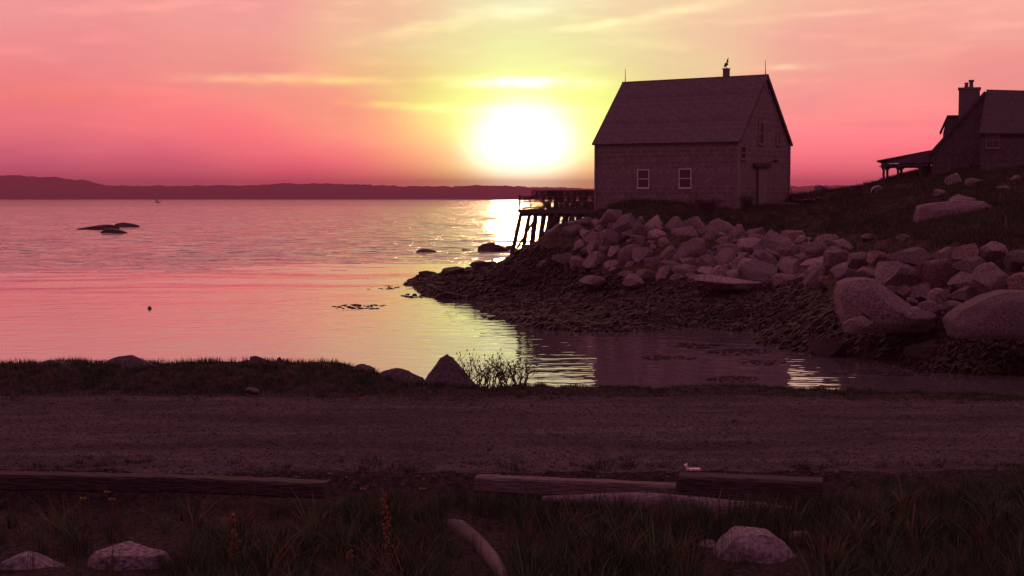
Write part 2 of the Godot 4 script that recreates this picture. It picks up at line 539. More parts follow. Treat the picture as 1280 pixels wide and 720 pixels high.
			if rr < 9.0:
				var core := exp(-pow(rr / 2.05, 3.4))
				var halo := exp(-rr * rr / 7.5)
				var wide := exp(-rr * rr / 15.0)
				r += core * 1.5 + halo * 0.5 + wide * 0.16
				g += core * 1.5 + halo * 0.66 + wide * 0.27
				b += core * 1.5 + halo * 0.42
			data[i] = maxf(r, 0.0); data[i + 1] = maxf(g, 0.0); data[i + 2] = maxf(b, 0.0)
	im = Image.create_from_data(W, H, false, Image.FORMAT_RGBF, data.to_byte_array())
	# a panorama begins at -Z, so the middle of ours goes to its first column
	var turned := Image.create(W, H, false, Image.FORMAT_RGBF)
	turned.blit_rect(im, Rect2i(0, 0, W / 2, H), Vector2i(W / 2, 0))
	turned.blit_rect(im, Rect2i(W / 2, 0, W / 2, H), Vector2i(0, 0))
	im = turned
	var sky := PanoramaSkyMaterial.new()
	sky.panorama = ImageTexture.create_from_image(im)
	return sky

# ---------------------------------------------------------------- terrain
func tps_kernel(r2: float) -> float:
	return 0.0 if r2 < 1e-9 else 0.5 * r2 * log(r2)

func solve_land(pts: Array) -> void:
	var n := pts.size()
	tps_p.resize(n)
	for i in n:
		tps_p[i] = Vector2(pts[i].x, pts[i].y) / 20.0
	var N := n + 3
	var a := []
	for i in N:
		var row := PackedFloat64Array()
		row.resize(N + 1)
		a.append(row)
	for i in n:
		for j in n:
			a[i][j] = tps_kernel(tps_p[i].distance_squared_to(tps_p[j]))
		a[i][i] += 0.004
		a[i][n] = 1.0; a[i][n + 1] = tps_p[i].x; a[i][n + 2] = tps_p[i].y
		a[n][i] = 1.0; a[n + 1][i] = tps_p[i].x; a[n + 2][i] = tps_p[i].y
		a[i][N] = pts[i].z
	for c in N:
		var best := c
		for r in range(c + 1, N):
			if absf(a[r][c]) > absf(a[best][c]):
				best = r
		var sw = a[c]; a[c] = a[best]; a[best] = sw
		var pr: PackedFloat64Array = a[c]
		for r in range(c + 1, N):
			var row: PackedFloat64Array = a[r]
			var k := row[c] / pr[c]
			if k != 0.0:
				for q in range(c, N + 1):
					row[q] -= k * pr[q]
				a[r] = row
	tps_w.resize(N)
	for c in range(N - 1, -1, -1):
		var s: float = a[c][N]
		for q in range(c + 1, N):
			s -= a[c][q] * tps_w[q]
		tps_w[c] = s / a[c][c]

func land_smooth(x: float, d: float) -> float:
	var p := Vector2(x, d) / 20.0
	var n := tps_p.size()
	var s := tps_w[n] + tps_w[n + 1] * p.x + tps_w[n + 2] * p.y
	for i in n:
		s += tps_w[i] * tps_kernel(p.distance_squared_to(tps_p[i]))
	return s

func land_h(x: float, d: float) -> float:
	var h := land_smooth(x, d)
	var wet := clampf(1.0 - absf(h - 0.6) / 1.2, 0.0, 1.0)
	h += noise.get_noise_2d(x * 5.0, d * 5.0) * (0.10 + 0.22 * wet) + noise.get_noise_2d(x * 16.0 + 300.0, d * 16.0) * (0.05 + 0.1 * wet)
	return h

func smooth(a: float, b: float, x: float) -> float:
	var t := clampf((x - a) / (b - a), 0.0, 1.0)
	return t * t * (3.0 - 2.0 * t)

# the near bank: trodden ground, gravel lane, grassy berm, drop to the shore
func bank_h(x: float, d: float) -> float:
	var h := lerpf(4.5, 2.9, smooth(2.0, 11.0, d))
	var low := lerpf(2.76, 2.93, smooth(2.9, 4.2, x))
	h = lerpf(h, low, smooth(11.0, 15.0, d))
	h = lerpf(h, 2.98, smooth(15.35, 15.75, d))
	var berm := 1.0 - smooth(-3.2, -1.0, x)
	h += 0.2 * berm * smooth(21.9, 23.6, d)
	h += 0.05 * (1.0 - berm) * smooth(21.6, 22.2, d) * (1.0 - smooth(22.2, 22.8, d))
	h -= 0.16 * smooth(3.0, 9.0, x) * smooth(20.8, 22.4, d)
	var edge := lerpf(22.6, 24.4, berm) + noise.get_noise_2d(x * 6.0, 7.0) * 0.5
	h = lerpf(h, -1.6, smooth(edge, edge + 5.0, d))
	var lane := smooth(15.6, 16.2, d) * (1.0 - smooth(21.4, 22.0, d))
	h += noise.get_noise_2d(x * 10.0, d * 10.0) * lerpf(0.07, 0.02, lane) + noise.get_noise_2d(x * 45.0, d * 45.0) * lerpf(0.03, 0.008, lane)
	var wander := noise.get_noise_2d(x * 2.0, 50.0) * 0.35
	h -= lane * (0.05 + 0.03 * noise.get_noise_2d(x * 5.0, 80.0)) * (exp(-pow((d - 17.3 + wander) / 0.3, 2.0)) + exp(-pow((d - 19.3 + wander) / 0.3, 2.0)))
	return h

func grid(xs: PackedFloat32Array, ds: PackedFloat32Array, height: Callable, keep: Callable) -> ArrayMesh:
	var st := start()
	var nx := xs.size()
	var hs := PackedFloat32Array()
	for d in ds:
		for x in xs:
			var h: float = height.call(x, d)
			hs.append(h)
			st.set_smooth_group(0)
			st.add_vertex(Vector3(x, h, -d))
	for j in ds.size() - 1:
		for i in nx - 1:
			var k := j * nx + i
			if not keep.call((hs[k] + hs[k + 1] + hs[k + nx] + hs[k + nx + 1]) / 4.0, xs[i], ds[j]):
				continue
			for q in [k, k + nx, k + nx + 1, k, k + nx + 1, k + 1]:
				st.add_index(q)
	st.generate_normals()
	return st.commit()

func steps(a: float, b: float, n: int) -> PackedFloat32Array:
	var out := PackedFloat32Array()
	for i in n + 1:
		out.append(lerpf(a, b, float(i) / n))
	return out

# ---------------------------------------------------------------- plants
func tuft(blades: int, height: float, spread: float, width: float, sd: int, lean := 0.5) -> ArrayMesh:
	var st := start()
	var r := RandomNumberGenerator.new()
	r.seed = sd
	for k in blades:
		var a := r.randf() * TAU
		var foot := Vector3(cos(a), 0, sin(a)) * spread * sqrt(r.randf())
		var out := Vector3(cos(a + r.randfn() * 0.7), 0, sin(a + r.randfn() * 0.7))
		var h := height * r.randf_range(0.45, 1.0)
		var bend := lean * r.randf_range(0.2, 1.0) * h
		var side := Vector3(-out.z, 0, out.x) * width
		var p: Array[Vector3] = []
		for s in 4:
			var t := s / 3.0
			p.append(foot + Vector3.UP * h * (t - 0.18 * t * t * lean) + out * bend * t * t)
		quad(st, p[0] - side, p[1] - side * 0.85, p[1] + side * 0.85, p[0] + side)
		quad(st, p[1] - side * 0.85, p[2] - side * 0.55, p[2] + side * 0.55, p[1] + side * 0.85)
		tri(st, p[2] - side * 0.55, p[3], p[2] + side * 0.55)
	return flat(st)

func frond_mesh(sd: int) -> ArrayMesh:
	var st := start()
	var r := RandomNumberGenerator.new()
	r.seed = sd
	for k in 9:
		var a := TAU * k / 9.0 + r.randfn() * 0.3
		var out := Vector3(cos(a), 0, sin(a))
		var side := Vector3(-out.z, 0, out.x) * r.randf_range(0.06, 0.12)
		var len := r.randf_range(0.3, 0.6)
		var top := Vector3(0, r.randf_range(0.08, 0.17), 0)
		var p0 := top - out * 0.05
		var p1 := top * 0.85 + out * len * 0.5
		var p2 := out * len + Vector3(0, -0.08, 0)
		quad(st, p0 - side, p1 - side, p1 + side, p0 + side)
		quad(st, p1 - side, p2 - side * 0.3, p2 + side * 0.3, p1 + side)
	return flat(st)

func shade_of(a: Color, b: Color, r: RandomNumberGenerator) -> Color:
	return a.lerp(b, r.randf())

# ---------------------------------------------------------------- buildings
func wall_poly(corners: Array, uv_u: Vector3, uv_v: Vector3, tile: float) -> ArrayMesh:
	var st := start()
	for k in range(1, corners.size() - 1):
		for q in [corners[0], corners[k], corners[k + 1]]:
			st.set_smooth_group(-1)
			st.set_uv(Vector2(q.dot(uv_u), -q.dot(uv_v)) / tile)
			st.add_vertex(q)
	st.generate_normals()
	st.generate_tangents()
	return st.commit()

# a slab between two offset copies of a polygon
func slab(corners: Array, thick: Vector3, uv_u: Vector3, uv_v: Vector3, tile: float) -> ArrayMesh:
	var st := start()
	var n := corners.size()
	var faces := []
	var top := []
	var low := []
	for c in corners:
		top.append(c + thick)
		low.append(c)
	low.reverse()
	faces.append(top)
	faces.append(low)
	for k in n:
		var a: Vector3 = corners[k]
		var b: Vector3 = corners[(k + 1) % n]
		faces.append([a, b, b + thick, a + thick])
	for fc in faces:
		for k in range(1, fc.size() - 1):
			for q in [fc[0], fc[k], fc[k + 1]]:
				st.set_smooth_group(-1)
				st.set_uv(Vector2(q.dot(uv_u), -q.dot(uv_v)) / tile)
				st.add_vertex(q)
	st.generate_normals()
	st.generate_tangents()
	return st.commit()

# a sash window on a wall: a = lower left corner, along = unit vector along the wall, out = outward normal
func sash(owner_node: Node3D, a: Vector3, along: Vector3, out: Vector3, w: float, h: float, frame_mat: Material, trim_w := 0.07, rails := [0.5], stiles := []) -> Node3D:
	var st := start()
	var b := Basis(along, Vector3.UP, out)
	var c := a + along * w / 2.0 + Vector3.UP * h / 2.0
	for s in [-1, 1]:
		box(st, c + along * s * (w / 2.0 + trim_w / 2.0) + out * 0.025, Vector3(trim_w, h + trim_w * 2.0, 0.07), b)
		box(st, c + Vector3.UP * s * (h / 2.0 + trim_w / 2.0) + out * 0.025, Vector3(w - 0.004, trim_w, 0.066), b)
	var fr := part("window", flat(st), frame_mat, owner_node)
	var edges_v := [0.0]
	edges_v.append_array(rails)
	edges_v.append(1.0)
	var edges_u := [0.0]
	edges_u.append_array(stiles)
	edges_u.append(1.0)
	for i in edges_u.size() - 1:
		for j in edges_v.size() - 1:
			var ps := start()
			var cu: float = (edges_u[i] + edges_u[i + 1]) / 2.0
			var cv: float = (edges_v[j] + edges_v[j + 1]) / 2.0
			box(ps, a + along * w * cu + Vector3.UP * h * cv + out * 0.01, Vector3(w * (edges_u[i + 1] - edges_u[i]) - 0.02, h * (edges_v[j + 1] - edges_v[j]) - 0.02, 0.012), b)
			part("pane", flat(ps), M.pane, fr)
	for rr in rails:
		var rs := start()
		box(rs, a + along * w / 2.0 + Vector3.UP * h * rr + out * 0.022, Vector3(w - 0.006, 0.06, 0.05), b)
		part("rail", flat(rs), frame_mat, fr)
	for ss in stiles:
		var rs := start()
		box(rs, a + along * w * ss + Vector3.UP * h * 0.5 + out * 0.02, Vector3(0.035, h - 0.006, 0.045), b)
		part("muntin", flat(rs), frame_mat, fr)
	var sl := start()
	box(sl, a + along * w / 2.0 - Vector3.UP * (trim_w + 0.025) + out * 0.05, Vector3(w + trim_w * 2.0 + 0.08, 0.045, 0.13), b)
	part("sill", flat(sl), frame_mat, fr)
	return fr

# where a sight line meets a wall given by a point and its outward normal
func meet(u: float, v: float, p: Vector3, n: Vector3) -> Vector3:
	var s := sight(u, v)
	return EYE + s * ((p - EYE).dot(n) / s.dot(n))

func build_barn() -> Dictionary:
	var phi := deg_to_rad(35.0)
	var ax := Vector3(-cos(phi), 0, -sin(phi))
	var az := Vector3(sin(phi), 0, -cos(phi))
	var L := 10.44
	var W := 7.5
	var c0 := at(923, 258, 90.0)
	var base := Vector3(c0.x, 5.1, c0.z)
	var b := thing("barn", "weathered shingled barn with a steep roof on the boulder point", "barn", base)
	b.basis = Basis(ax, Vector3.UP, az)
	var inv := b.transform.affine_inverse()
	var eave := (inv * at(923, 174.5, 90.0)).y
	var ridge := (inv * at(957, 95.5, 93.05)).y
	var X := Vector3.RIGHT
	var Z := Vector3.BACK
	var U := Vector3.UP
	var up0 := Vector3(0, -0.9, 0)
	part("wall", wall_poly([up0, Vector3(0, eave, 0), Vector3(L, eave, 0), Vector3(L, -0.9, 0)], X, U, 2.4), M.wall_shingle, b)
	part("wall", wall_poly([Vector3(0, -0.9, W), Vector3(0, eave, W), Vector3(L, eave, W), Vector3(L, -0.9, W)], X, U, 2.4), M.wall_shingle, b)
	part("gable_wall", wall_poly([Vector3(0, -0.9, 0), Vector3(0, eave, 0), Vector3(0, ridge, W / 2), Vector3(0, eave, W), Vector3(0, -0.9, W)], Z, U, 2.4), M.wall_shingle, b)
	part("gable_wall", wall_poly([Vector3(L, -0.9, 0), Vector3(L, eave, 0), Vector3(L, ridge, W / 2), Vector3(L, eave, W), Vector3(L, -0.9, W)], Z, U, 2.4), M.wall_shingle, b)
	var rise := Vector3(0, ridge - eave, W / 2)
	var sl := rise.normalized()
	var nrm := Vector3(0, sl.z, -sl.y)
	var r0 := Vector3(-0.16, eave, 0) - sl * 0.28
	var r1 := Vector3(L + 0.16, eave + 0.05, 0) - sl * 0.28
	var roof := part("roof", slab([r0 + nrm * 0.02, Vector3(-0.16, ridge, W / 2) + nrm * 0.02, Vector3(L + 0.16, ridge, W / 2) + nrm * 0.02, r1 + nrm * 0.02], nrm * 0.12, X, sl, 2.4), M.roof_shingle, b)
	var sl2 := Vector3(0, sl.y, -sl.z)
	var nrm2 := Vector3(0, nrm.y, -nrm.z)
	part("roof", slab([Vector3(-0.16, eave, W) - sl2 * 0.28 + nrm2 * 0.02, Vector3(-0.16, ridge, W / 2) + nrm2 * 0.02, Vector3(L + 0.16, ridge, W / 2) + nrm2 * 0.02, Vector3(L + 0.16, eave, W) - sl2 * 0.28 + nrm2 * 0.02], nrm2 * 0.12, X, sl2, 2.4), M.roof_shingle, b)
	var st := start()
	box(st, Vector3(L / 2, ridge + 0.1, W / 2), Vector3(L + 0.36, 0.06, 0.24))
	part("ridge_cap", flat(st), M.dull_trim, roof)
	# corner boards
	for p in [Vector3(-0.012, 0, -0.012), Vector3(L + 0.012, 0, -0.012), Vector3(-0.012, 0, W + 0.012)]:
		st = start()
		box(st, p + U * (eave - 0.9) / 2.0, Vector3(0.13, eave + 0.8, 0.13))
		part("corner_board", flat(st), M.old_door, b)
	for k in 2:
		st = start()
		var za := Vector3(-0.1, eave, 0 if k == 0 else W)
		bar(st, za - (sl if k == 0 else sl2) * 0.2, Vector3(-0.1, ridge, W / 2), 0.14)
		part("rake_board", flat(st), M.dull_trim, b)
	# long wall windows
	for w in [[797, 212, 812, 235], [849, 211, 864.5, 235]]:
		var p0 := inv * meet(w[0] + 1.0, w[3] - 1.0, base, -az)
		var p1 := inv * meet(w[2] - 1.0, w[1] + 1.0, base, -az)
		sash(b, Vector3(minf(p0.x, p1.x), p0.y, 0), X, -Z, absf(p1.x - p0.x), p1.y - p0.y, M.trim, 0.08, [0.5], [])
	# gable windows
	for w in [[948.5, 154, 953.5, 178.5], [970.5, 165, 974.5, 179.5], [926.5, 184, 931, 197.5]]:
		var p0 := inv * meet(w[0], w[3], base, -ax)
		var p1 := inv * meet(w[2], w[1], base, -ax)
		sash(b, Vector3(0, p0.y, p0.z), Z, -X, absf(p1.z - p0.z), p1.y - p0.y, M.old_door, 0.09, [0.5], [])
	# tall boarded door under a sliding track
	var d0 := inv * meet(946.5, 258, base, -ax)
	var d1 := inv * meet(958, 209, base, -ax)
	var door := Node3D.new()
	door.name = "door"
	b.add_child(door, true)
	var bw := (d1.z - d0.z) / 8.0
	for k in 8:
		st = start()
		box(st, Vector3(-0.03 - 0.004 * (k % 3), (d1.y - 0.5) / 2.0, d0.z + bw * (k + 0.5)), Vector3(0.035, d1.y + 0.5, bw - 0.012))
		part("board", flat(st), M.old_door, door)
	st = start()
	box(st, Vector3(-0.05, (d1.y - 0.5) / 2.0, d0.z - 0.07), Vector3(0.08, d1.y + 0.5, 0.12))
	part("door_post", flat(st), M.dark_timber, b)
	st = start()
	box(st, Vector3(-0.1, d1.y + 0.1, (d0.z + d1.z) / 2 - 0.2), Vector3(0.2, 0.26, d1.z - d0.z + 1.0))
	part("door_track", flat(st), M.dark_timber, b)
	var lamp := inv * meet(964, 202, base, -ax)
	st = start()
	bar(st, Vector3(0, lamp.y, lamp.z), Vector3(-0.35, lamp.y + 0.06, lamp.z), 0.05)
	box(st, Vector3(-0.36, lamp.y, lamp.z), Vector3(0.16, 0.2, 0.3))
	part("wall_bracket", flat(st), M.iron, b)
	# lightning rods and chimney
	for x in [0.02, L - 0.02]:
		part("lightning_rod", tube([Vector3(x, ridge + 0.1, W / 2), Vector3(x, ridge + 0.5, W / 2), Vector3(x + 0.01, ridge + 1.02, W / 2)], [0.028, 0.022, 0.014], 6), M.iron, b)
	var cx := L * 0.268
	st = start()
	box(st, Vector3(cx, ridge + 0.24, W / 2), Vector3(0.34, 0.72, 0.34))
	var chim := part("chimney", flat(st), M.masonry, b)
	st = start()
	box(st, Vector3(cx, ridge + 0.62, W / 2), Vector3(0.4, 0.07, 0.4))
	part("chimney_cap", flat(st), M.masonry, chim)
	# the bird on the chimney
	var bp: Vector3 = b.transform * Vector3(cx, ridge + 0.655, W / 2)
	var bird := thing("bird", "dark upright bird perched on the barn's small chimney", "bird", bp)
	var bst := start()
	tube_into(bst, [Vector3(-0.17, 0.06, 0), Vector3(-0.12, 0.12, 0), Vector3(-0.05, 0.2, 0), Vector3(0.03, 0.32, 0), Vector3(0.07, 0.42, 0), Vector3(0.08, 0.5, 0), Vector3(0.075, 0.55, 0), Vector3(0.09, 0.6, 0), Vector3(0.11, 0.64, 0)], [0.01, 0.05, 0.1, 0.115, 0.085, 0.05, 0.045, 0.05, 0.015], 10)
	part("body", flat(bst), M.feather, bird)
	part("beak", tube([Vector3(0.1, 0.61, 0), Vector3(0.13, 0.68, 0), Vector3(0.14, 0.74, 0)], [0.022, 0.014, 0.004], 6), M.dull_trim, bird)
	for s in [-1, 1]:
		part("leg", tube([Vector3(0.0, 0, 0.04 * s), Vector3(-0.01, 0.14, 0.04 * s)], [0.013, 0.018], 5), M.dull_trim, bird)
		part("wing", tube([Vector3(0.06, 0.4, 0.09 * s), Vector3(0.0, 0.28, 0.115 * s), Vector3(-0.08, 0.15, 0.08 * s), Vector3(-0.14, 0.08, 0.03 * s)], [0.02, 0.05, 0.035, 0.006], 8), M.feather, bird)
	return {"base": base, "ax": ax, "az": az, "L": L, "W": W}

func trap_parts(t: Node3D) -> void:
	var st := start()
	var L := 0.98
	var W := 0.54
	var H := 0.37
	for y in [0.0, H]:
		for z in [-W / 2, 0.0, W / 2]:
			bar(st, Vector3(-L / 2, y + 0.02, z), Vector3(L / 2, y + 0.02, z), 0.032)
		for x in [-L / 2, 0.0, L / 2]:
			bar(st, Vector3(x, y + 0.02, -W / 2), Vector3(x, y + 0.02, W / 2), 0.032)
	for x in [-L / 2, 0.0, L / 2]:
		for z in [-W / 2, W / 2]:
			bar(st, Vector3(x, 0.02, z), Vector3(x, H + 0.02, z), 0.032)
	part("frame", flat(st), M.wire, t)
	st = start()
	for k in range(1, 12):
		var x := -L / 2 + L * k / 12.0
		for z in [-W / 2, W / 2]:
			bar(st, Vector3(x, 0.03, z), Vector3(x, H + 0.01, z), 0.018)
		bar(st, Vector3(x, H + 0.02, -W / 2), Vector3(x, H + 0.02, W / 2), 0.018)
	for k in range(1, 5):
		var y := 0.02 + H * k / 5.0
		for z in [-W / 2, W / 2]:
			bar(st, Vector3(-L / 2, y, z), Vector3(L / 2, y, z), 0.018)
		for x in [-L / 2, 0.05, L / 2]:
			bar(st, Vector3(x, y, -W / 2), Vector3(x, y, W / 2), 0.018)
	part("netting", flat(st), M.net, t)
	for k in 2:
		st = start()
		var x := -0.25 + 0.5 * k
		for q in 6:
			var a0 := TAU * q / 6.0
			var a1 := TAU * (q + 1) / 6.0
			bar(st, Vector3(x, 0.2 + sin(a0) * 0.11, cos(a0) * 0.11), Vector3(x, 0.2 + sin(a1) * 0.11, cos(a1) * 0.11), 0.03)
			bar(st, Vector3(x, 0.2 + sin(a0) * 0.11, cos(a0) * 0.11), Vector3(x + (-0.22 if k == 0 else 0.22), 0.2 + sin(a0) * 0.16, cos(a0) * 0.24), 0.02)
		part("funnel", flat(st), M.net, t)
	st = start()
	box(st, Vector3(0, 0.045, 0), Vector3(L - 0.06, 0.03, 0.12))
	part("runner", flat(st), M.pile_wood, t)

func build_wharf(barn: Dictionary) -> void:
	var ax: Vector3 = barn.ax
	var az: Vector3 = barn.az
	var origin: Vector3 = barn.base + ax * barn.L
	var deck_y := 5.22
	var w := thing("wharf", "timber wharf on leaning piles beside the barn, stacked with traps", "wharf", Vector3(origin.x, 0, origin.z))
	w.basis = Basis(ax, Vector3.UP, az)
	var len := 6.3
	var dep := 6.2
	var st := start()
	var n := 30
	for k in n:
		box(st, Vector3(0.03 + (k + 0.5) * len / n, deck_y - 0.03 + 0.006 * (k % 3), dep / 2), Vector3(len / n - 0.02, 0.06, dep + 0.12 * sin(k * 2.3)))
	part("deck", flat(st), M.pile_wood, w)
	for k in 4:
		st = start()
		box(st, Vector3(len / 2, deck_y - 0.2, 0.15 + k * (dep - 0.3) / 3.0), Vector3(len, 0.24, 0.24))
		part("stringer", flat(st), M.pile_wood, w)
	for k in 5:
		st = start()
		box(st, Vector3(0.25 + k * (len - 0.5) / 4.0, deck_y - 0.45, dep / 2), Vector3(0.26, 0.26, dep))
		part("cap_beam", flat(st), M.pile_wood, w)
	st = start()
	box(st, Vector3(len / 2, deck_y - 0.2, -0.04), Vector3(len, 0.28, 0.07))
	part("fascia", flat(st), M.pile_wood, w)
	var r := RandomNumberGenerator.new()
	r.seed = 31
	for row in 4:
		for k in 11:
			var x := 0.2 + k * (len - 0.35) / 10.0 + r.randf_range(-0.12, 0.12)
			var z := 0.2 + row * (dep - 0.4) / 3.0
			var lean := 0.16 + 0.03 * k + r.randf_range(-0.1, 0.12)
			var top := Vector3(x, deck_y - 0.3, z)
			var foot := Vector3(x + lean * 2.4, -0.4, z + r.randf_range(-0.3, 0.3) - 0.25)
			part("pile", tube([foot, foot.lerp(top, 0.35) + Vector3(r.randf_range(-0.04, 0.04), 0, 0), foot.lerp(top, 0.7), top], [0.19, 0.17, 0.15, 0.14], 9, 0.1), M.pile_wood, w)
	for k in 4:
		st = start()
		var x0 := 0.3 + k * 1.5
		bar(st, Vector3(x0, deck_y - 0.6, 0.02), Vector3(x0 + 1.6, 2.3, -0.12), 0.12)
		part("brace", flat(st), M.pile_wood, w)
	# corner post and rail
	st = start()
	bar(st, Vector3(len - 0.08, deck_y, 0.08), Vector3(len - 0.08, deck_y + 0.9, 0.08), 0.1)
	part("rail_post", flat(st), M.pile_wood, w)
	# traps
	var proto := Node3D.new()
	trap_parts(proto)
	var count := 0
	for row in 2:
		for k in 6:
			var high := 3
			if k == 5:
				high = 2 if row == 0 else 3
			if k == 0 and row == 0:
				high = 3
			if k == 3 and row == 1:
				high = 4 if r.randf() < 0.0 else 3
			if row == 1 and (k == 0 or k == 5):
				high = 1
			for lay in high:
				var t: Node3D = proto.duplicate()
				t.name = numbered("lobster_trap")
				add_child(t, true)
				var p := Vector3(0.62 + k * 1.01 + r.randf_range(-0.03, 0.03) + 0.06 * sin(lay * 2.0 + k), deck_y + 0.02 + lay * 0.405, 0.36 + row * 0.62 + r.randf_range(-0.03, 0.03))
				t.transform = w.transform * Transform3D(Basis(Vector3.UP, r.randf_range(-0.05, 0.05)), p)
				var level: String = "top" if lay == high - 1 else "bottom" if lay == 0 else "middle"
				var place: String = ["stack nearest the barn", "second stack from the barn", "third stack from the barn", "fourth stack from the barn", "fifth stack from the barn", "low outermost stack of the wharf"][k]
				if row == 0:
					tag(t, "%s lobster trap in the front row's %s" % [level, place], "lobster trap", "lobster traps stacked on the wharf")
				else:
					tag(t, "%s lobster trap behind the front row, in the %s" % [level, place.replace("low outermost stack of the wharf", "outermost stack")], "lobster trap", "lobster traps stacked on the wharf")
				count += 1
	proto.free()

func build_house() -> void:
	var D := 94.0
	var c := at(1200, 205, D)
	var h := thing("house", "dark shingled house with a broad chimney and porch on the hilltop", "house", Vector3(c.x, 7.4, c.z))
	var away := Vector3(0.33, 0, -1).normalized()
	h.basis = Basis(away.cross(Vector3.UP), Vector3.UP, -away)
	var inv := h.transform.affine_inverse()
	var X := Vector3.RIGHT
	var U := Vector3.UP
	var Z := Vector3.BACK
	var P := func(u: float, v: float, d: float) -> Vector3: return inv * meet(u, v, c + away * (d - D), -away)
	# main wing: half gable towards the sea, deep to the back
	var g0: Vector3 = P.call(1165, 192, D)
	var g1: Vector3 = P.call(1233, 116, D)
	var bot := -0.8
	var right_x := g1.x + 6.5
	var back := Z * -8.0
	part("gable_wall", wall_poly([Vector3(g0.x, bot, g0.z), g0, g1, Vector3(g1.x, bot, g1.z)], X, U, 2.4), M.house_shingle, h)
	part("gable_wall", wall_poly([Vector3(g0.x, bot, g0.z) + back, g0 + back, g1 + back, Vector3(right_x, g1.y, g1.z) + back, Vector3(right_x, bot, g1.z) + back], X, U, 2.4), M.house_shingle, h)
	part("wall", wall_poly([Vector3(g0.x, bot, g0.z), g0, g0 + back, Vector3(g0.x, bot, g0.z) + back], Z, U, 2.4), M.house_shingle, h)
	var sl := (g1 - g0).normalized()
	var nr := Vector3(-sl.y, sl.x, 0)
	part("roof", slab([g0 - sl * 0.2 + Z * 0.2, g1 + Z * 0.2, g1 + back, g0 - sl * 0.2 + back], nr * 0.16, Z, sl, 2.4), M.house_roof, h)
	# wing to the right, its roof slope towards us
	var r0: Vector3 = P.call(1233, 114.5, D + 0.4)
	var e0: Vector3 = P.call(1224, 166, D - 3.2)
	var len := 7.5
	var r1 := r0 + Vector3(len, -0.28, -1.2)
	var e1 := e0 + Vector3(len, -0.1, -1.2)
	var s2 := (r0 - e0)
	s2.x = 0
	s2 = s2.normalized()
	var roof := part("roof", slab([e0 - s2 * 0.25, r0, r1, e1 - s2 * 0.25], Vector3(0, 0.13, 0.1), X, s2, 2.4), M.house_roof, h)
	var wz := e0.z - 0.05
	part("wall", wall_poly([Vector3(e0.x + 0.1, bot, wz), Vector3(e0.x + 0.1, e0.y, wz), Vector3(e1.x, e1.y, wz - 1.2), Vector3(e1.x, bot, wz - 1.2)], X, U, 2.4), M.house_shingle, h)
	part("gable_wall", wall_poly([Vector3(e0.x + 0.1, bot, wz), Vector3(e0.x + 0.1, e0.y, wz), r0, Vector3(r0.x, bot, r0.z)], Z, U, 2.4), M.house_shingle, h)
	var along := (Vector3(e1.x, 0, wz - 1.2) - Vector3(e0.x + 0.1, 0, wz)).normalized()
	var outn := along.cross(U)
	outn = outn if outn.z > 0 else -outn
	var wp: Vector3 = P.call(1233, 184, D - 3.3)
	sash(h, Vector3(wp.x, wp.y, wz - (wp.x - e0.x) * 0.16 + 0.01), along, outn, 0.72, 0.9, M.old_door, 0.06, [0.5], [0.5])
	var st := start()
	bar(st, P.call(1279, 118, D), P.call(1279, 115.5, D), 0.06)
	part("vent_pipe", flat(st), M.iron, roof)
	# chimney with cap and two pots, rising in front of the gable
	var lo: Vector3 = P.call(1197, 192, D + 0.9)
	var hi: Vector3 = P.call(1225, 111, D + 0.9)
	st = start()
	box(st, Vector3((lo.x + hi.x) / 2, (hi.y + bot) / 2, lo.z - 0.35), Vector3(hi.x - lo.x, hi.y - bot, 0.85))
	var ch := part("chimney", flat(st), M.masonry, h)
	st = start()
	box(st, Vector3((lo.x + hi.x) / 2, hi.y + 0.04, lo.z - 0.35), Vector3(hi.x - lo.x + 0.12, 0.13, 0.97))
	part("chimney_cap", flat(st), M.masonry, ch)
	var p1: Vector3 = P.call(1208, 110, D + 1.2)
	var p2: Vector3 = P.call(1214, 110, D + 1.2)
	part("chimney_pot", tube([p1, p1 + U * 0.12, p1 + U * 0.24, p1 + U * 0.27, p1 + U * 0.35], [0.16, 0.14, 0.09, 0.15, 0.13], 10), M.masonry, ch)
	part("chimney_pot", tube([p2, p2 + U * 0.1, p2 + U * 0.38, p2 + U * 0.42, p2 + U * 0.52], [0.17, 0.13, 0.13, 0.19, 0.18], 10), M.masonry, ch)
	# dormer on the seaward slope
	var q0: Vector3 = P.call(1174.5, 166, D + 2.0)
	var q1: Vector3 = P.call(1184, 146, D + 2.0)
	var q2: Vector3 = P.call(1200, 146, D + 2.0)
	st = start()
	var dw := Vector3(0, 0, -2.4)
	var f0 := Vector3(q0.x + 0.22, q0.y - 2.2, q0.z)
	var f1 := Vector3(q0.x + 0.22, q0.y, q0.z)
	quad(st, f0, f1, f1 + dw, f0 + dw)
	var body := [f0, f1, Vector3(q1.x, q1.y - 0.03, q1.z), q2 - U * 0.03, Vector3(q2.x, f0.y, q2.z)]
	for k in range(1, 4):
		tri(st, body[0], body[k], body[k + 1])
		tri(st, body[0] + dw, body[k] + dw, body[k + 1] + dw)
	var dormer := part("dormer", flat(st), M.house_shingle, h)
	st = start()
	var th := Vector3(0, 0.1, 0)
	for sgm in [[q0 - U * 0.05, q1], [q1, q2]]:
		var a: Vector3 = sgm[0] + Z * 0.15
		var b2: Vector3 = sgm[1] + Z * 0.15
		var dd := dw - Z * 0.3
		for quadp in [[a, b2, b2 + dd, a + dd], [a + th, b2 + th, b2 + dd + th, a + dd + th], [a, b2, b2 + th, a + th], [a + dd, b2 + dd, b2 + dd + th, a + dd + th], [a, a + th, a + dd + th, a + dd]]:
			quad(st, quadp[0], quadp[1], quadp[2], quadp[3])
	part("dormer_roof", flat(st), M.dull_trim, dormer)
	# porch: low roof on posts with curved brackets
	var k0: Vector3 = P.call(1096, 202.5, D + 0.5)
	var k1: Vector3 = P.call(1166, 189, D + 0.5)
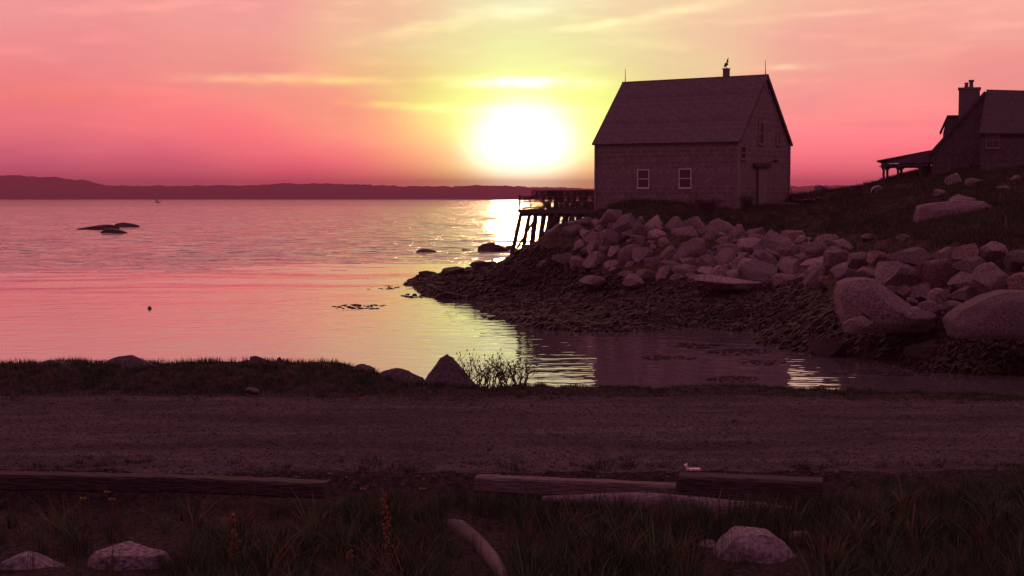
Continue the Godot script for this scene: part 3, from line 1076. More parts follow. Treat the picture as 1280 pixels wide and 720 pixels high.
	var ps := (k1 - k0).normalized()
	var pn := Vector3(-ps.y, ps.x, 0)
	part("porch_roof", slab([k0, k1, k1 + Z * -7.5, k0 + Z * -7.5], pn * 0.1, Z, ps, 2.4), M.house_roof, h)
	var bm: Vector3 = P.call(1101, 206, D + 0.3)
	var bn: Vector3 = P.call(1160, 206, D + 0.3)
	st = start()
	box(st, (bm + bn) / 2.0 + Z * -0.2, Vector3(bn.x - bm.x, 0.16, 0.16))
	part("porch_beam", flat(st), M.dull_trim, h)
	for zz in [-3.6, -7.0]:
		st = start()
		box(st, (bm + bn) / 2.0 + Z * zz, Vector3(bn.x - bm.x, 0.16, 0.16))
		part("porch_beam", flat(st), M.dull_trim, h)
	st = start()
	var fa: Vector3 = bm + U * -0.08
	var fb: Vector3 = bn + U * 0.0
	tri(st, fa + U * 0.15, fb + U * 0.15 + X * 0.25, fb + U * 0.95 + X * 0.25)
	part("porch_gable", flat(st), M.house_shingle, h)
	st = start()
	tri(st, fa + U * 0.15 + Z * -7, fb + U * 0.15 + Z * -7, fb + U * 0.75 + Z * -7)
	part("porch_gable", flat(st), M.house_shingle, h)
	for pp in [[1104.5, 0.3], [1122.5, 0.3], [1104.5, 4.0], [1122.5, 4.0], [1150, 0.3]]:
		var pb: Vector3 = P.call(pp[0], 207, D + 0.3) + Z * -(pp[1] - 0.1)
		st = start()
		box(st, Vector3(pb.x, pb.y - 0.8, pb.z), Vector3(0.15, 1.7, 0.15))
		box(st, Vector3(pb.x, pb.y - 0.04, pb.z), Vector3(0.25, 0.1, 0.2))
		var post := part("porch_post", flat(st), M.dull_trim, h)
		for s in [-1, 1]:
			part("bracket", tube([Vector3(pb.x + 0.05 * s, pb.y - 0.3, pb.z), Vector3(pb.x + 0.12 * s, pb.y - 0.12, pb.z), Vector3(pb.x + 0.3 * s, pb.y - 0.02, pb.z)], [0.04, 0.05, 0.04], 6), M.dull_trim, post)

# ---------------------------------------------------------------- the rip-rap
func build_revetment() -> void:
	# foot and crest of the slope, from the wharf round to the near shore
	var foot := [at(648, 344, 90), at(690, 350, 85), at(800, 353, 79), at(900, 357, 74), at(990, 357, 72), at(1050, 372, 66)]
	var crest := [at(686, 298, 92), at(716, 281, 89), at(790, 277, 85), at(900, 292, 84), at(1000, 301, 80), at(1055, 318, 73)]
	var o := thing("boulder_revetment", "slope of pale heaped boulders holding the shore below the barn", "revetment", foot[2])
	var inv := o.transform.affine_inverse()
	var r := RandomNumberGenerator.new()
	r.seed = 77
	var n := foot.size() - 1
	var placed := []
	var mats := [M.granite, M.granite, M.pale_granite, M.dark_granite, M.rusty_granite, M.granite, M.dark_granite, M.rusty_granite]
	for pass_i in 5:
		var lo: float = [0.72, 0.5, 0.36, 0.26, 0.18][pass_i]
		var hi: float = [1.02, 0.72, 0.5, 0.36, 0.26][pass_i]
		for k in [150, 700, 1600, 2600, 2200][pass_i]:
			if placed.size() >= 296:
				break
			var t := r.randf() * n
			var i := mini(int(t), n - 1)
			var s := r.randf()
			var a: Vector3 = foot[i].lerp(foot[i + 1], t - i)
			var b: Vector3 = crest[i].lerp(crest[i + 1], t - i)
			var p := a.lerp(b, s)
			p.y += sin(s * PI) * 0.25
			var rad := r.randf_range(lo, hi) * lerpf(1.0, 0.8, s)
			if placed.size() and pass_i == 4 and s < 0.3 and r.randf() < 0.5:
				continue
			var ok := true
			for q in placed:
				if p.distance_to(q[0]) < (rad + q[1]) * 0.71:
					ok = false
					break
			if not ok:
				continue
			placed.append([p, rad])
			var st := MeshInstance3D.new()
			st.name = "stone" if placed.size() == 1 else "stone_%03d" % (placed.size() - 1)
			var slabby := r.randf() < 0.3
			st.mesh = slabs[r.randi() % slabs.size()] if slabby else rocks[r.randi() % rocks.size()]
			st.material_override = mats[r.randi() % mats.size()]
			var sc := Vector3(rad * r.randf_range(1.8, 2.5), rad * (r.randf_range(1.1, 1.5) if slabby else r.randf_range(1.5, 2.1)), rad * r.randf_range(1.7, 2.2))
			st.transform = Transform3D(Basis(Vector3.UP, r.randfn() * 0.5) * Basis(Vector3(0, 0, 1), r.randfn() * 0.4) * Basis(Vector3.RIGHT, r.randfn() * 0.4) * Basis.from_scale(sc), inv * (p + Vector3(0, rad * 0.1, 0)))
			o.add_child(st, true)
	print("revetment stones ", placed.size())

func build_stone_wall() -> void:
	# the laid blocks to the right: each with its own place
	var o := thing("dry_stone_wall", "rough stacked wall of squarish boulders at the right of the shore", "stone wall", on(1150, 380, 1.6))
	var inv := o.transform.affine_inverse()
	var r := RandomNumberGenerator.new()
	r.seed = 12
	var list := [
		[1096, 328, 1154, 361, 58, 1], [1110, 311, 1160, 330, 58.3, 2], [1152, 326, 1188, 364, 58, 0], [1166, 311, 1192, 329, 58.4, 2], [1186, 341, 1226, 361, 56.5, 2], [1192, 322, 1232, 343, 57, 2],
		[1196, 306, 1226, 326, 57.5, 0], [1224, 304, 1256, 328, 57.5, 1], [1218, 330, 1264, 372, 54, 0], [1258, 314, 1292, 338, 56, 0], [1262, 342, 1300, 378, 52, 1], [1282, 318, 1320, 350, 55, 1],
		[1072, 336, 1100, 352, 59.5, 0], [1062, 318, 1086, 334, 62, 1], [1086, 315, 1112, 331, 60, 0], [1040, 330, 1066, 352, 66, 1], [1030, 315, 1060, 334, 69, 0], [1008, 302, 1034, 330, 74, 1], [1004, 330, 1040, 352, 71, 0],
		[1160, 362, 1188, 386, 55, 0], [1140, 356, 1166, 372, 57, 1], [1188, 360, 1218, 376, 54.5, 2], [1120, 358, 1144, 374, 57.5, 0], [1104, 360, 1126, 374, 57.5, 1], [1150, 378, 1172, 392, 54, 0], [1178, 378, 1204, 392, 53.5, 1], [1240, 366, 1262, 384, 53, 0],
		[1300, 350, 1340, 385, 51, 0], [1310, 325, 1350, 355, 53, 1], [1320, 380, 1360, 405, 50, 0],
	]
	var i := 0
	for b in list:
		var mesh: ArrayMesh = slabs[(i * 3 + 1) % slabs.size()] if b[5] == 2 else rocks[(i * 5 + 2) % rocks.size()]
		var st := boulder(b[0] - 2.5, b[1] - 2.5, b[2] + 2.5, b[3] + 2.5, b[4] - 1.5, mesh, [M.granite, M.dark_granite, M.rusty_granite, M.granite][i % 4], 0.0, 0.85, r.randfn() * 0.05)
		st.transform = inv * st.transform
		st.name = "stone" if i == 0 else "stone_%03d" % i
		o.add_child(st, true)
		i += 1
	for k in 70:
		var u := r.randf_range(1060, 1330)
		var v := 360.0 + r.randf() * 34.0
		var d := 55.8 - (v - 360.0) * 0.12
		var s := r.randf_range(7, 15)
		var st := boulder(u - s * 0.6, v - s * 0.45, u + s * 0.6, v + s * 0.45, d, rocks[r.randi() % rocks.size()], [M.granite, M.dark_granite][k % 2], r.randf() * 3.0, 1.0, 0.0)
		st.transform = inv * st.transform
		st.name = "rubble" if k == 0 else "rubble_%03d" % k
		o.add_child(st, true)

# ---------------------------------------------------------------- water
func swell(x: float, d: float) -> float:
	var wide := smooth(70.0, 170.0, d)
	return noise.get_noise_2d(x * 1.6 + 700.0, d * 4.5) * lerpf(0.008, 0.14, wide) + noise.get_noise_2d(x * 0.7, d * 1.7 + 400.0) * lerpf(0.01, 0.28, wide)

func build_water() -> void:
	var mats := []
	for k in 4:
		var m := StandardMaterial3D.new()
		m.resource_name = "sea"
		m.albedo_color = lin(0.34, 0.32, 0.32)
		m.metallic = 0.75
		m.roughness = [0.03, 0.05, 0.08, 0.1][k]
		m.metallic_specular = 0.5
		m.normal_enabled = true
		m.normal_texture = M.ripple if k < 2 else M.chop
		m.normal_scale = [0.19, 0.45, 1.2, 1.9][k]
		mats.append(m)
	var rows := PackedFloat32Array()
	var d := 20.0
	while d < 7500.0:
		rows.append(d)
		d *= 1.011 if d < 900.0 else 1.05
	var cols := 190
	var nr := rows.size()
	var pos := PackedVector3Array()
	for j in nr:
		for i in cols + 1:
			var t := (float(i) / cols - 0.5) * 2.0
			var x := t * (rows[j] * 0.75 + 40.0)
			pos.append(Vector3(x, swell(x, rows[j]) if rows[j] < 1500.0 and rows[j] > 42.0 else 0.0, -rows[j]))
	var nrm := PackedVector3Array()
	for j in nr:
		for i in cols + 1:
			var a := pos[j * (cols + 1) + mini(i + 1, cols)] - pos[j * (cols + 1) + maxi(i - 1, 0)]
			var b := pos[mini(j + 1, nr - 1) * (cols + 1) + i] - pos[maxi(j - 1, 0) * (cols + 1) + i]
			nrm.append(a.cross(b).normalized())
	var surf: Array = [start(), start(), start(), start()]
	for j in nr - 1:
		for i in cols:
			var k0 := j * (cols + 1) + i
			var c := Vector2(pos[k0].x, rows[j])
			var gust := noise.get_noise_2d(c.x * 0.25, c.y * 0.7) * 24.0 + noise.get_noise_2d(c.x * 1.1 + 90.0, c.y * 4.0) * 16.0
			var z := c.y + gust - clampf(c.x + 10.0, -30.0, 20.0) * 0.3
			var k := 0 if z < 114.0 else 1 if z < 124.0 else 2 if z < 136.0 else 3
			if k == 3 and noise.get_noise_2d(c.x * 0.9 + 30.0, c.y * 1.4 + 60.0) > 0.16:
				k = 2
			var st: SurfaceTool = surf[k]
			for q in [k0, k0 + cols + 1, k0 + cols + 2, k0, k0 + cols + 2, k0 + 1]:
				st.set_normal(nrm[q] if nrm[q].y > 0.0 else -nrm[q])
				st.set_tangent(Plane(1, 0, 0, 1))
				st.set_uv(Vector2(pos[q].x / 38.0, pos[q].z / 15.0) if k < 2 else Vector2(pos[q].x / 61.0, pos[q].z / 47.0))
				st.add_vertex(pos[q])
	var mesh := ArrayMesh.new()
	for k in 4:
		surf[k].set_material(mats[k])
		surf[k].commit(mesh)
	structure("water", mesh, null)

# ---------------------------------------------------------------- distant shore
func build_hills() -> void:
	var prof := [[-900, 206], [-600, 210], [-300, 214], [-100, 217], [0, 218.5], [60, 221], [100, 225], [125, 230], [150, 232], [220, 233], [300, 232], [370, 229.5], [430, 229.5], [480, 232.5], [560, 233], [610, 231.5], [680, 234], [760, 236], [860, 235], [960, 232], [1040, 232], [1200, 230], [1500, 226], [2000, 224], [2600, 226]]
	var D := 3600.0
	var st := start()
	var rowsz := [0.0, 40.0, 160.0, 420.0, 900.0]
	var frac := [-0.02, 0.28, 0.62, 1.0, 0.3]
	var u := -900.0
	var us := []
	while u <= 2600.0:
		us.append(u)
		u += 1.6
	var nx := us.size()
	for j in 5:
		for i in nx:
			var uu: float = us[i]
			var k := 0
			while k < prof.size() - 2 and prof[k + 1][0] < uu:
				k += 1
			var t: float = (uu - prof[k][0]) / (prof[k + 1][0] - prof[k][0])
			t = t * t * (3.0 - 2.0 * t)
			var v: float = lerpf(prof[k][1], prof[k + 1][1], t)
			var top := at(uu, v, D).y
			var dd: float = D - 420.0 + rowsz[j]
			var x := (uu - 640.0) / F * D
			var hgt: float = top * frac[j]
			if j > 0 and j < 4:
				hgt += noise.get_noise_2d(x * 0.4 + j * 500.0, dd * 0.4) * 3.0 * frac[j] + noise.get_noise_2d(x * 5.0, j * 77.0) * 2.6
			st.set_smooth_group(0)
			st.add_vertex(Vector3(x, hgt, -dd + noise.get_noise_2d(x * 0.2, 3.0) * 90.0))
	for j in 4:
		for i in nx - 1:
			var k := j * nx + i
			for q in [k, k + nx, k + nx + 1, k, k + nx + 1, k + 1]:
				st.add_index(q)
	st.generate_normals()
	structure("hills", st.commit(), M.forest)

# ---------------------------------------------------------------- main
func _ready() -> void:
	pitch = atan((360.0 - HORIZON) / F)
	# camera
	var cam := Camera3D.new()
	cam.name = "camera"
	cam.position = EYE
	cam.rotation.x = -pitch
	cam.fov = rad_to_deg(2.0 * atan(360.0 / F))
	cam.near = 0.1
	cam.far = 60000.0
	cam.current = true
	add_child(cam)
	# sky, haze and exposure
	var env := Environment.new()
	env.background_mode = Environment.BG_SKY
	var sky := Sky.new()
	sky.sky_material = make_sky()
	env.sky = sky
	env.tonemap_mode = Environment.TONE_MAPPER_LINEAR
	env.tonemap_exposure = 1.1
	env.background_energy_multiplier = 1.0
	env.sdfgi_enabled = true
	env.ssao_enabled = true
	env.ssil_enabled = true
	env.fog_enabled = true
	env.fog_density = 0.00026
	env.fog_light_color = lin(0.95, 0.36, 0.5)
	var we := WorldEnvironment.new()
	we.name = "environment"
	we.environment = env
	add_child(we)
	# sun, two degrees above the far shore
	var sun := DirectionalLight3D.new()
	sun.name = "sun"
	sun.basis = Basis.looking_at(-sight(653, 185).normalized())
	sun.light_color = Color(1.0, 0.72, 0.5)
	sun.light_energy = 0.12
	sun.light_angular_distance = 2.5
	sun.shadow_enabled = true
	add_child(sun)
	print("sky done ", Time.get_ticks_msec())

	rng.seed = 4
	noise.seed = 9
	noise.noise_type = FastNoiseLite.TYPE_SIMPLEX_SMOOTH
	noise.frequency = 0.05
	noise.fractal_octaves = 3
	make_materials()
	M["ripple"] = speckle(0.012, [], 71, 3, true, 5.0, 1024)
	M["chop"] = speckle(0.014, [], 73, 4, true, 15.0, 1024)
	for k in 14:
		rocks.append(rock_mesh(100 + k, 3, 13, 0.08, 0.48, 0.84, [], 1.0, k % 2 == 0))
	for k in 6:
		slabs.append(rock_mesh(300 + k, 3, 16, 0.05, 0.4, 0.75, [], 1.0, k % 2 == 0))
	print("rocks done ", Time.get_ticks_msec())
	build_land()
	build_water()
	build_hills()
	print("land done ", Time.get_ticks_msec())
	var barn := build_barn()
	build_wharf(barn)
	build_house()
	build_revetment()
	build_stone_wall()
	build_shore_rocks()
	print("buildings done ", Time.get_ticks_msec())
	build_lane_side()
	build_grass()
	print("all done ", Time.get_ticks_msec())

func build_land() -> void:
	var pts := []
	for k in [
		# shore line
		[530, 350, 104, 0.1], [545, 372, 87, 0.0], [600, 387, 77.5, 0.0], [640, 398, 71.8, 0.0], [690, 412, 65.5, 0.05], [800, 414, 64.5, 0.05], [970, 418, 63, 0.1], [1000, 440, 55.7, 0.0], [1100, 450, 53, 0.0], [1290, 455, 51.7, 0.0], [1500, 462, 50, 0.0], [1000, 460, 50.5, -0.6], [1100, 472, 47.8, -0.7], [1290, 476, 47, -0.7], [1500, 480, 46, -0.7],
	]:
		var p := at(k[0], k[1], k[2])
		pts.append(Vector3(p.x, -p.z, k[3]))
	for k in [
		# heights read off sight lines: foot and crest of the boulders, the slopes behind, the hill
		[590, 350, 97], [640, 350, 96], [690, 352, 84], [800, 356, 78], [900, 360, 73], [1000, 358, 71], [1060, 402, 56.5], [1150, 410, 53], [1280, 416, 50], [1420, 420, 49],
		[700, 284, 88], [790, 281, 85], [850, 293, 81], [900, 297, 83.5], [960, 297, 82], [1010, 306, 79], [1060, 319, 72], [1130, 322, 61], [1200, 318, 58.5], [1280, 326, 56], [1400, 320, 55],
		[800, 268, 90], [900, 273, 88], [925, 261, 90], [985, 257, 95], [752, 262, 95], [652, 347, 97], [688, 335, 96], [715, 305, 96], [650, 332, 103], [700, 322, 103], [730, 304, 102], [1000, 262, 90], [1050, 281, 84], [1100, 280, 78], [1100, 298, 68], [1200, 295, 65], [1280, 285, 63],
		[1000, 244, 96], [1040, 242, 100], [1070, 237, 100], [1100, 228.5, 100], [1130, 219.5, 100], [1160, 211, 98], [1200, 206, 97], [1280, 204, 95], [1400, 195, 95],
		[1100, 255, 86], [1200, 235, 84], [1200, 268, 74], [1280, 240, 78], [1280, 262, 70], [1150, 232, 92], [1210, 216, 91], [1270, 213, 89], [1400, 230, 75],
	]:
		var p := at(k[0], k[1], k[2])
		pts.append(Vector3(p.x, -p.z, p.y))
	for k in [[-14, 110, -2], [-12, 85, -2], [-8, 68, -2], [0, 58, -1.5], [10, 52, -1.2], [16, 44, -1.6], [30, 40, -1.5], [-6, 125, -2], [6, 118, -1.5], [10, 108, 1.5], [20, 112, 3.5], [22, 128, -1], [34, 114, 6.5], [40, 130, 2], [60, 120, 6], [60, 90, 8], [60, 60, 5], [60, 45, 1], [-20, 95, -3], [40, 145, -3], [70, 145, -2], [2, 103, 0.6], [-3, 97, 0.5]]:
		pts.append(Vector3(k[0], k[1], k[2]))
	solve_land(pts)
	var xs := steps(-16, 36, 180)
	xs.append_array(steps(37, 80, 28))
	var ds := steps(42, 112, 230)
	ds.append_array(steps(113, 150, 26))
	structure("shore", grid(xs, ds, land_h, func(h, x, d): return h > -0.9 and h < 1.55 + 0.4 * noise.get_noise_2d(x * 4.0, d * 4.0)), M.weed_ground)
	structure("hill", grid(xs, ds, land_h, func(h, x, d): return h >= 1.55 + 0.4 * noise.get_noise_2d(x * 4.0, d * 4.0)), M.turf)
	var nx := steps(-60, -13, 40)
	nx.append_array(steps(-12.8, 12.8, 190))
	nx.append_array(steps(13, 60, 40))
	var nd := steps(1.0, 9.5, 20)
	nd.append_array(steps(9.6, 26.0, 150))
	nd.append_array(steps(26.2, 30.0, 16))
	structure("ground", grid(nx, nd, bank_h, func(_h, _x, d): return d < 15.7 or d > 21.6), M.soil)
	structure("gravel_lane", grid(nx, nd, bank_h, func(_h, _x, d): return d >= 15.7 and d <= 21.6), M.gravel)

func build_shore_rocks() -> void:
	# big single boulders of the near shore
	var big := outline_rock([[1046, 368], [1050, 353], [1066, 348], [1090, 349], [1112, 366], [1164, 402], [1150, 414], [1062, 414], [1049, 390]], 501)
	var big2 := outline_rock([[1182, 402], [1200, 384], [1232, 370], [1258, 362], [1290, 364], [1310, 384], [1312, 424], [1190, 424]], 507)
	var big3 := outline_rock([[1142, 284], [1147, 260], [1158, 253], [1190, 254], [1222, 250], [1238, 262], [1232, 278], [1210, 290], [1150, 294]], 513)
	lone_boulder("boulder", 1044, 347, 1166, 416, 53.0, big, M.granite, "largest pale pointed boulder in front of the stacked stone wall", "boulder", 0.0, 0.6)
	lone_boulder("boulder", 1182, 362, 1310, 424, 48.5, big2, M.dark_granite, "long sloping boulder at the right edge below the stone wall", "boulder", 0.0, 0.6)
	lone_boulder("boulder", 1128, 386, 1170, 412, 52, rocks[3], M.dark_granite, "low boulder leaning on the right foot of the largest boulder", "boulder", 1.0, 0.8)
	lone_boulder("boulder", 1054, 394, 1096, 418, 51.5, rocks[5], M.granite, "small rounded boulder at the left foot of the largest boulder", "boulder", 0.4, 0.9)
	lone_boulder("boulder", 724, 344, 758, 362, 79, rocks[1], M.granite, "rounded pale boulder rolled out below the revetment left of centre", "boulder", 1.4, 0.9)
	lone_boulder("boulder", 776, 342, 806, 360, 77.5, rocks[8], M.granite, "flat pale boulder at the foot of the revetment, right of its twin", "boulder", 0.2, 0.9)
	lone_boulder("boulder", 868, 343, 952, 365, 72.3, slabs[2], M.pale_granite, "long pale slab lying along the foot of the revetment", "boulder", 0.0, 0.5)
	# on the hill
	lone_boulder("boulder", 1142, 250, 1238, 296, 74.5, big3, M.granite, "broad grey boulder lying in the grass of the hillside", "boulder", 0.0, 0.5)
	lone_boulder("boulder", 1186, 243, 1216, 256, 78, slabs[1], M.granite, "flat slab just above the broad hillside boulder", "boulder", 0.3, 0.8)
	lone_boulder("boulder", 1230, 250, 1262, 268, 77, slabs[3], M.dark_granite, "low dark slab right of the broad hillside boulder", "boulder", 0.8, 0.8)
	lone_boulder("boulder", 1184, 216, 1206, 234, 86, rocks[4], M.granite, "pale boulder in the grass below the house chimney", "boulder", 0.8, 0.8)
	lone_boulder("boulder", 1206, 222, 1232, 238, 84, rocks[6], M.dark_granite, "round dull boulder below the house window", "boulder", 1.2, 0.8)
	lone_boulder("boulder", 1258, 219, 1282, 238, 83, rocks[9], M.granite, "pale boulder high on the hillside at the right edge", "boulder", 0.1, 0.8)
	lone_boulder("boulder", 1238, 282, 1260, 298, 66, rocks[10], M.dark_granite, "small boulder in the grass above the stone wall", "boulder", 0.1, 0.8)
	lone_boulder("boulder", 1018, 232, 1038, 244, 99, rocks[2], M.dark_granite, "dark boulder on the skyline between barn and porch", "boulder", 0.1, 0.9)
	for k in [[1158, 276, 1180, 290, 71, 2, "small dull boulder under the left end of the broad hillside boulder"], [1222, 288, 1242, 302, 64, 4, "small boulder in the grass left of the thin stake"], [1264, 256, 1290, 274, 74, 11, "boulder at the right edge beside the low dark slab"],
			[1244, 232, 1262, 244, 80, 5, "middling boulder below the pale one at the right edge"], [1120, 292, 1138, 303, 65, 9, "small boulder in the grass above the flat-topped wall stone"], [1166, 236, 1184, 247, 83, 13, "small boulder upslope of the flat hillside slab"], [1074, 292, 1094, 303, 74, 1, "small dark boulder in the grass behind the wall's left end"]]:
		lone_boulder("boulder", k[0], k[1], k[2], k[3], k[4], rocks[k[5]], M.dark_granite if k[5] % 2 else M.granite, k[6], "boulder", k[0] * 0.3, 0.9)
	# dark weedy rocks of the point and the open water
	var wl := [
		[540, 364, 570, 379, 85, "dark wet rock standing in the water off the point's tip"], [524, 338, 546, 350, 104, "dark rock at the seaward tip of the weedy point"], [552, 333, 580, 347, 101, "humped dark rock just behind the seaward tip of the point"],
		[586, 326, 618, 344, 99, "dark weed-hung rock on the crest of the point left of the piles"], [676, 384, 700, 400, 70, "small dark rock at the water's edge under the wharf"], [703, 390, 722, 402, 69, "smaller dark rock right of the one under the wharf"],
		[620, 372, 650, 390, 78, "dark rock on the weedy shore below the outer piles"], [948, 410, 985, 428, 61, "low weed-covered hump where the cove shore turns"], [1010, 420, 1070, 452, 54.5, "broad weed-covered hump on the near side of the cove"], [1130, 428, 1200, 462, 51.5, "weed-covered hump below the largest boulders"],
	]
	for k in wl:
		lone_boulder("weedy_rock", k[0], k[1], k[2], k[3], k[4], rocks[int(k[0]) % 14], M.wet_rock, k[5], "rock", k[0] * 0.1, 0.9)
	lone_boulder("sea_rock", 597, 303, 637, 322, 158, rocks[0], M.wet_rock, "largest dark rock awash off the wharf", "rock", 0.2, 0.6)
	lone_boulder("sea_rock", 572, 311, 602, 320, 160, slabs[0], M.wet_rock, "low dark ledge left of the largest rock off the wharf", "rock", 0.4, 0.6)
	lone_boulder("sea_rock", 632, 307, 644, 318, 162, rocks[12], M.wet_rock, "small dark rock beside the outermost pile", "rock", 0.9, 0.6)
	lone_boulder("sea_rock", 521, 311, 548, 323, 155, rocks[7], M.wet_rock, "lone dark rock awash left of the wharf rocks", "rock", 1.2, 0.6)
	lone_boulder("sea_rock", 96, 280.5, 150, 292, 262, slabs[4], M.wet_rock, "long low dark rock, left of the three rocks in the bay", "rock", 0.2, 0.4)
	lone_boulder("sea_rock", 138, 278, 173, 290, 285, rocks[3], M.wet_rock, "farthest of the three dark rocks in the bay", "rock", 1.0, 0.4)
	lone_boulder("sea_rock", 123, 285.5, 160, 299, 234, rocks[11], M.wet_rock, "nearest of the three dark rocks in the bay", "rock", 1.9, 0.5)
	# floating weed
	for k in [[416, 380, 488, 387, 80, "long mat of seaweed floating in the open bay"], [455, 357, 500, 363, 96, "thin mat of seaweed floating beyond the long one"], [500, 366, 546, 373, 90, "mat of seaweed floating just off the weedy point"], [600, 392, 662, 402, 72, "mat of seaweed in front of the wharf reflection"],
			[836, 428, 900, 436, 58, "farthest mat of seaweed in the dark cove"], [880, 436, 975, 444, 56, "broad mat of seaweed in the middle of the dark cove"], [790, 444, 870, 451, 54, "left mat of seaweed in the dark cove"], [930, 450, 990, 458, 52, "mat of seaweed next to the bright patch of cove"], [1040, 462, 1180, 471, 49, "long mat of seaweed along the near cove shore"], [880, 470, 960, 478, 46.5, "nearest mat of seaweed in the cove"]]:
		var c := on((k[0] + k[1 + 1]) / 2.0, (k[1] + k[3]) / 2.0, 0.0)
		var w: float = (k[2] - k[0]) / F * -c.z
		var dep: float = absf(on(640, k[1], 0).z - on(640, k[3], 0).z)
		var r := RandomNumberGenerator.new()
		r.seed = int(k[0])
		var mat_node := thing("seaweed_mat", k[5], "seaweed", Vector3(c.x, 0, c.z))
		var st := start()
		for q in 36:
			var a := r.randf() * TAU
			var rad := sqrt(r.randf())
			var p := Vector3(cos(a) * rad * w / 2.0, 0, sin(a) * rad * dep * 0.4)
			var sc := Vector3(r.randf_range(0.25, 0.8) * w * 0.16, r.randf_range(0.03, 0.1), r.randf_range(0.3, 0.8) * dep * 0.2)
			st.append_from(rocks[q % 14], 0, Transform3D(Basis(Vector3.UP, r.randfn() * 0.4) * Basis.from_scale(sc), p))
		part("fronds", st.commit(), M.wet_rock, mat_node)
	# mooring float and a far sail
	var fb := on(187, 386, 0.0)
	var buoy := thing("mooring_buoy", "small round dark mooring buoy floating in the bay", "buoy", fb)
	part("float", tube([Vector3(0, -0.1, 0), Vector3(0, -0.05, 0), Vector3(0, 0.02, 0), Vector3(0, 0.08, 0), Vector3(0, 0.12, 0), Vector3(0, 0.135, 0)], [0.04, 0.09, 0.11, 0.1, 0.06, 0.02], 12), M.float_paint, buoy)
	part("eye", tube([Vector3(-0.03, 0.125, 0), Vector3(-0.02, 0.16, 0), Vector3(0.02, 0.16, 0), Vector3(0.03, 0.125, 0)], [0.012, 0.012, 0.012, 0.012], 6), M.iron, buoy)
	var sb := on(198, 250.2, 0.0)
	sb = Vector3((198.0 - 640.0) / F * 1500.0, 0, -1500.0)
	var boat := thing("sailing_boat", "tiny sailing boat far out under the dark hills", "boat", sb)
	part("hull", tube([Vector3(-3.0, 0.7, 0), Vector3(-2.0, 0.35, 0), Vector3(0, 0.3, 0), Vector3(2.0, 0.4, 0), Vector3(3.4, 0.9, 0)], [0.3, 0.75, 0.95, 0.7, 0.08], 10), M.dull_trim, boat)
	part("mast", tube([Vector3(0.3, 0.8, 0), Vector3(0.2, 9.0, 0)], [0.09, 0.05], 6), M.dull_trim, boat)
	var ss := start()
	for sgn in [-0.04, 0.04]:
		tri(ss, Vector3(0.1, 1.6, sgn), Vector3(0.15, 8.6, sgn), Vector3(-2.6, 1.8, sgn + 0.3))
	part("sail", flat(ss), M.sail, boat)
	# barnside clutter
	var tub := at(1097, 240, 92)
	var tn := thing("metal_tub", "upturned rounded metal tub glinting on the slope below the porch", "tub", tub)
	part("shell", tube([Vector3(0, -0.5, 0), Vector3(0, -0.1, 0), Vector3(0, 0.15, 0), Vector3(0, 0.3, 0), Vector3(0, 0.38, 0), Vector3(0, 0.4, 0)], [0.44, 0.43, 0.4, 0.3, 0.15, 0.02], 20), M.tin, tn)
	part("rim", tube([Vector3(0, -0.52, 0), Vector3(0, -0.46, 0)], [0.48, 0.48], 20), M.tin, tn)
	var cr := at(1070, 240, 95)
	var cn := thing("plank_crate", "dark plank crate on the slope beside the metal tub", "crate", cr)
	for k in 4:
		var st := start()
		box(st, Vector3(0, -0.3 + k * 0.2, 0.34), Vector3(0.74, 0.18, 0.03))
		box(st, Vector3(0, -0.3 + k * 0.2, -0.34), Vector3(0.74, 0.18, 0.03))
		box(st, Vector3(0.355, -0.3 + k * 0.2, 0), Vector3(0.03, 0.18, 0.64))
		box(st, Vector3(-0.355, -0.3 + k * 0.2, 0), Vector3(0.03, 0.18, 0.64))
		part("board", flat(st), M.dark_timber, cn)
	for sx in [-1, 1]:
		for sz in [-1, 1]:
			var st := start()
			box(st, Vector3(0.31 * sx, 0, 0.3 * sz), Vector3(0.06, 0.82, 0.045))
			part("corner_post", flat(st), M.dark_timber, cn)
	var r := RandomNumberGenerator.new()
	r.seed = 8
	for k in 9:
		var p := at(986 + k * 4.5 + r.randf() * 6.0, 252 + r.randf() * 12.0, 93.5)
		p.y = land_h(p.x, -p.z) + 0.12 + 0.06 * (k % 3)
		var a := r.randf() * PI
		var v := Vector3(cos(a), r.randf_range(-0.05, 0.25), sin(a)) * r.randf_range(0.5, 1.0)
		solo("driftwood_pole", tube([-v, Vector3(0, 0.05, 0), v], [0.09, 0.08, 0.05], 7, 0.2), M.driftwood if k % 3 == 0 else M.dark_timber, "bleached pole in the heap at the barn's right corner" if k % 3 == 0 else "dark old pole in the heap at the barn's right corner", "pole", p, "bleached poles heaped beside the barn" if k % 3 == 0 else "dark poles heaped beside the barn")
	for k in [[1258, 268, 1258, 312, 60, "thin weathered stake standing above the stone wall"], [1250, 240, 1251, 270, 75, "short thin stake standing on the hillside at right"]]:
		var p0 := at(k[0], k[3], k[4])
		var p1 := at(k[2] - 1.0, k[1], k[4])
		solo("stake", tube([Vector3(0, -0.3, 0), (p1 - p0) * 0.5 + Vector3(0.02, 0, 0), p1 - p0], [0.045, 0.04, 0.032], 7, 0.15), M.old_timber, k[5], "stake", p0)

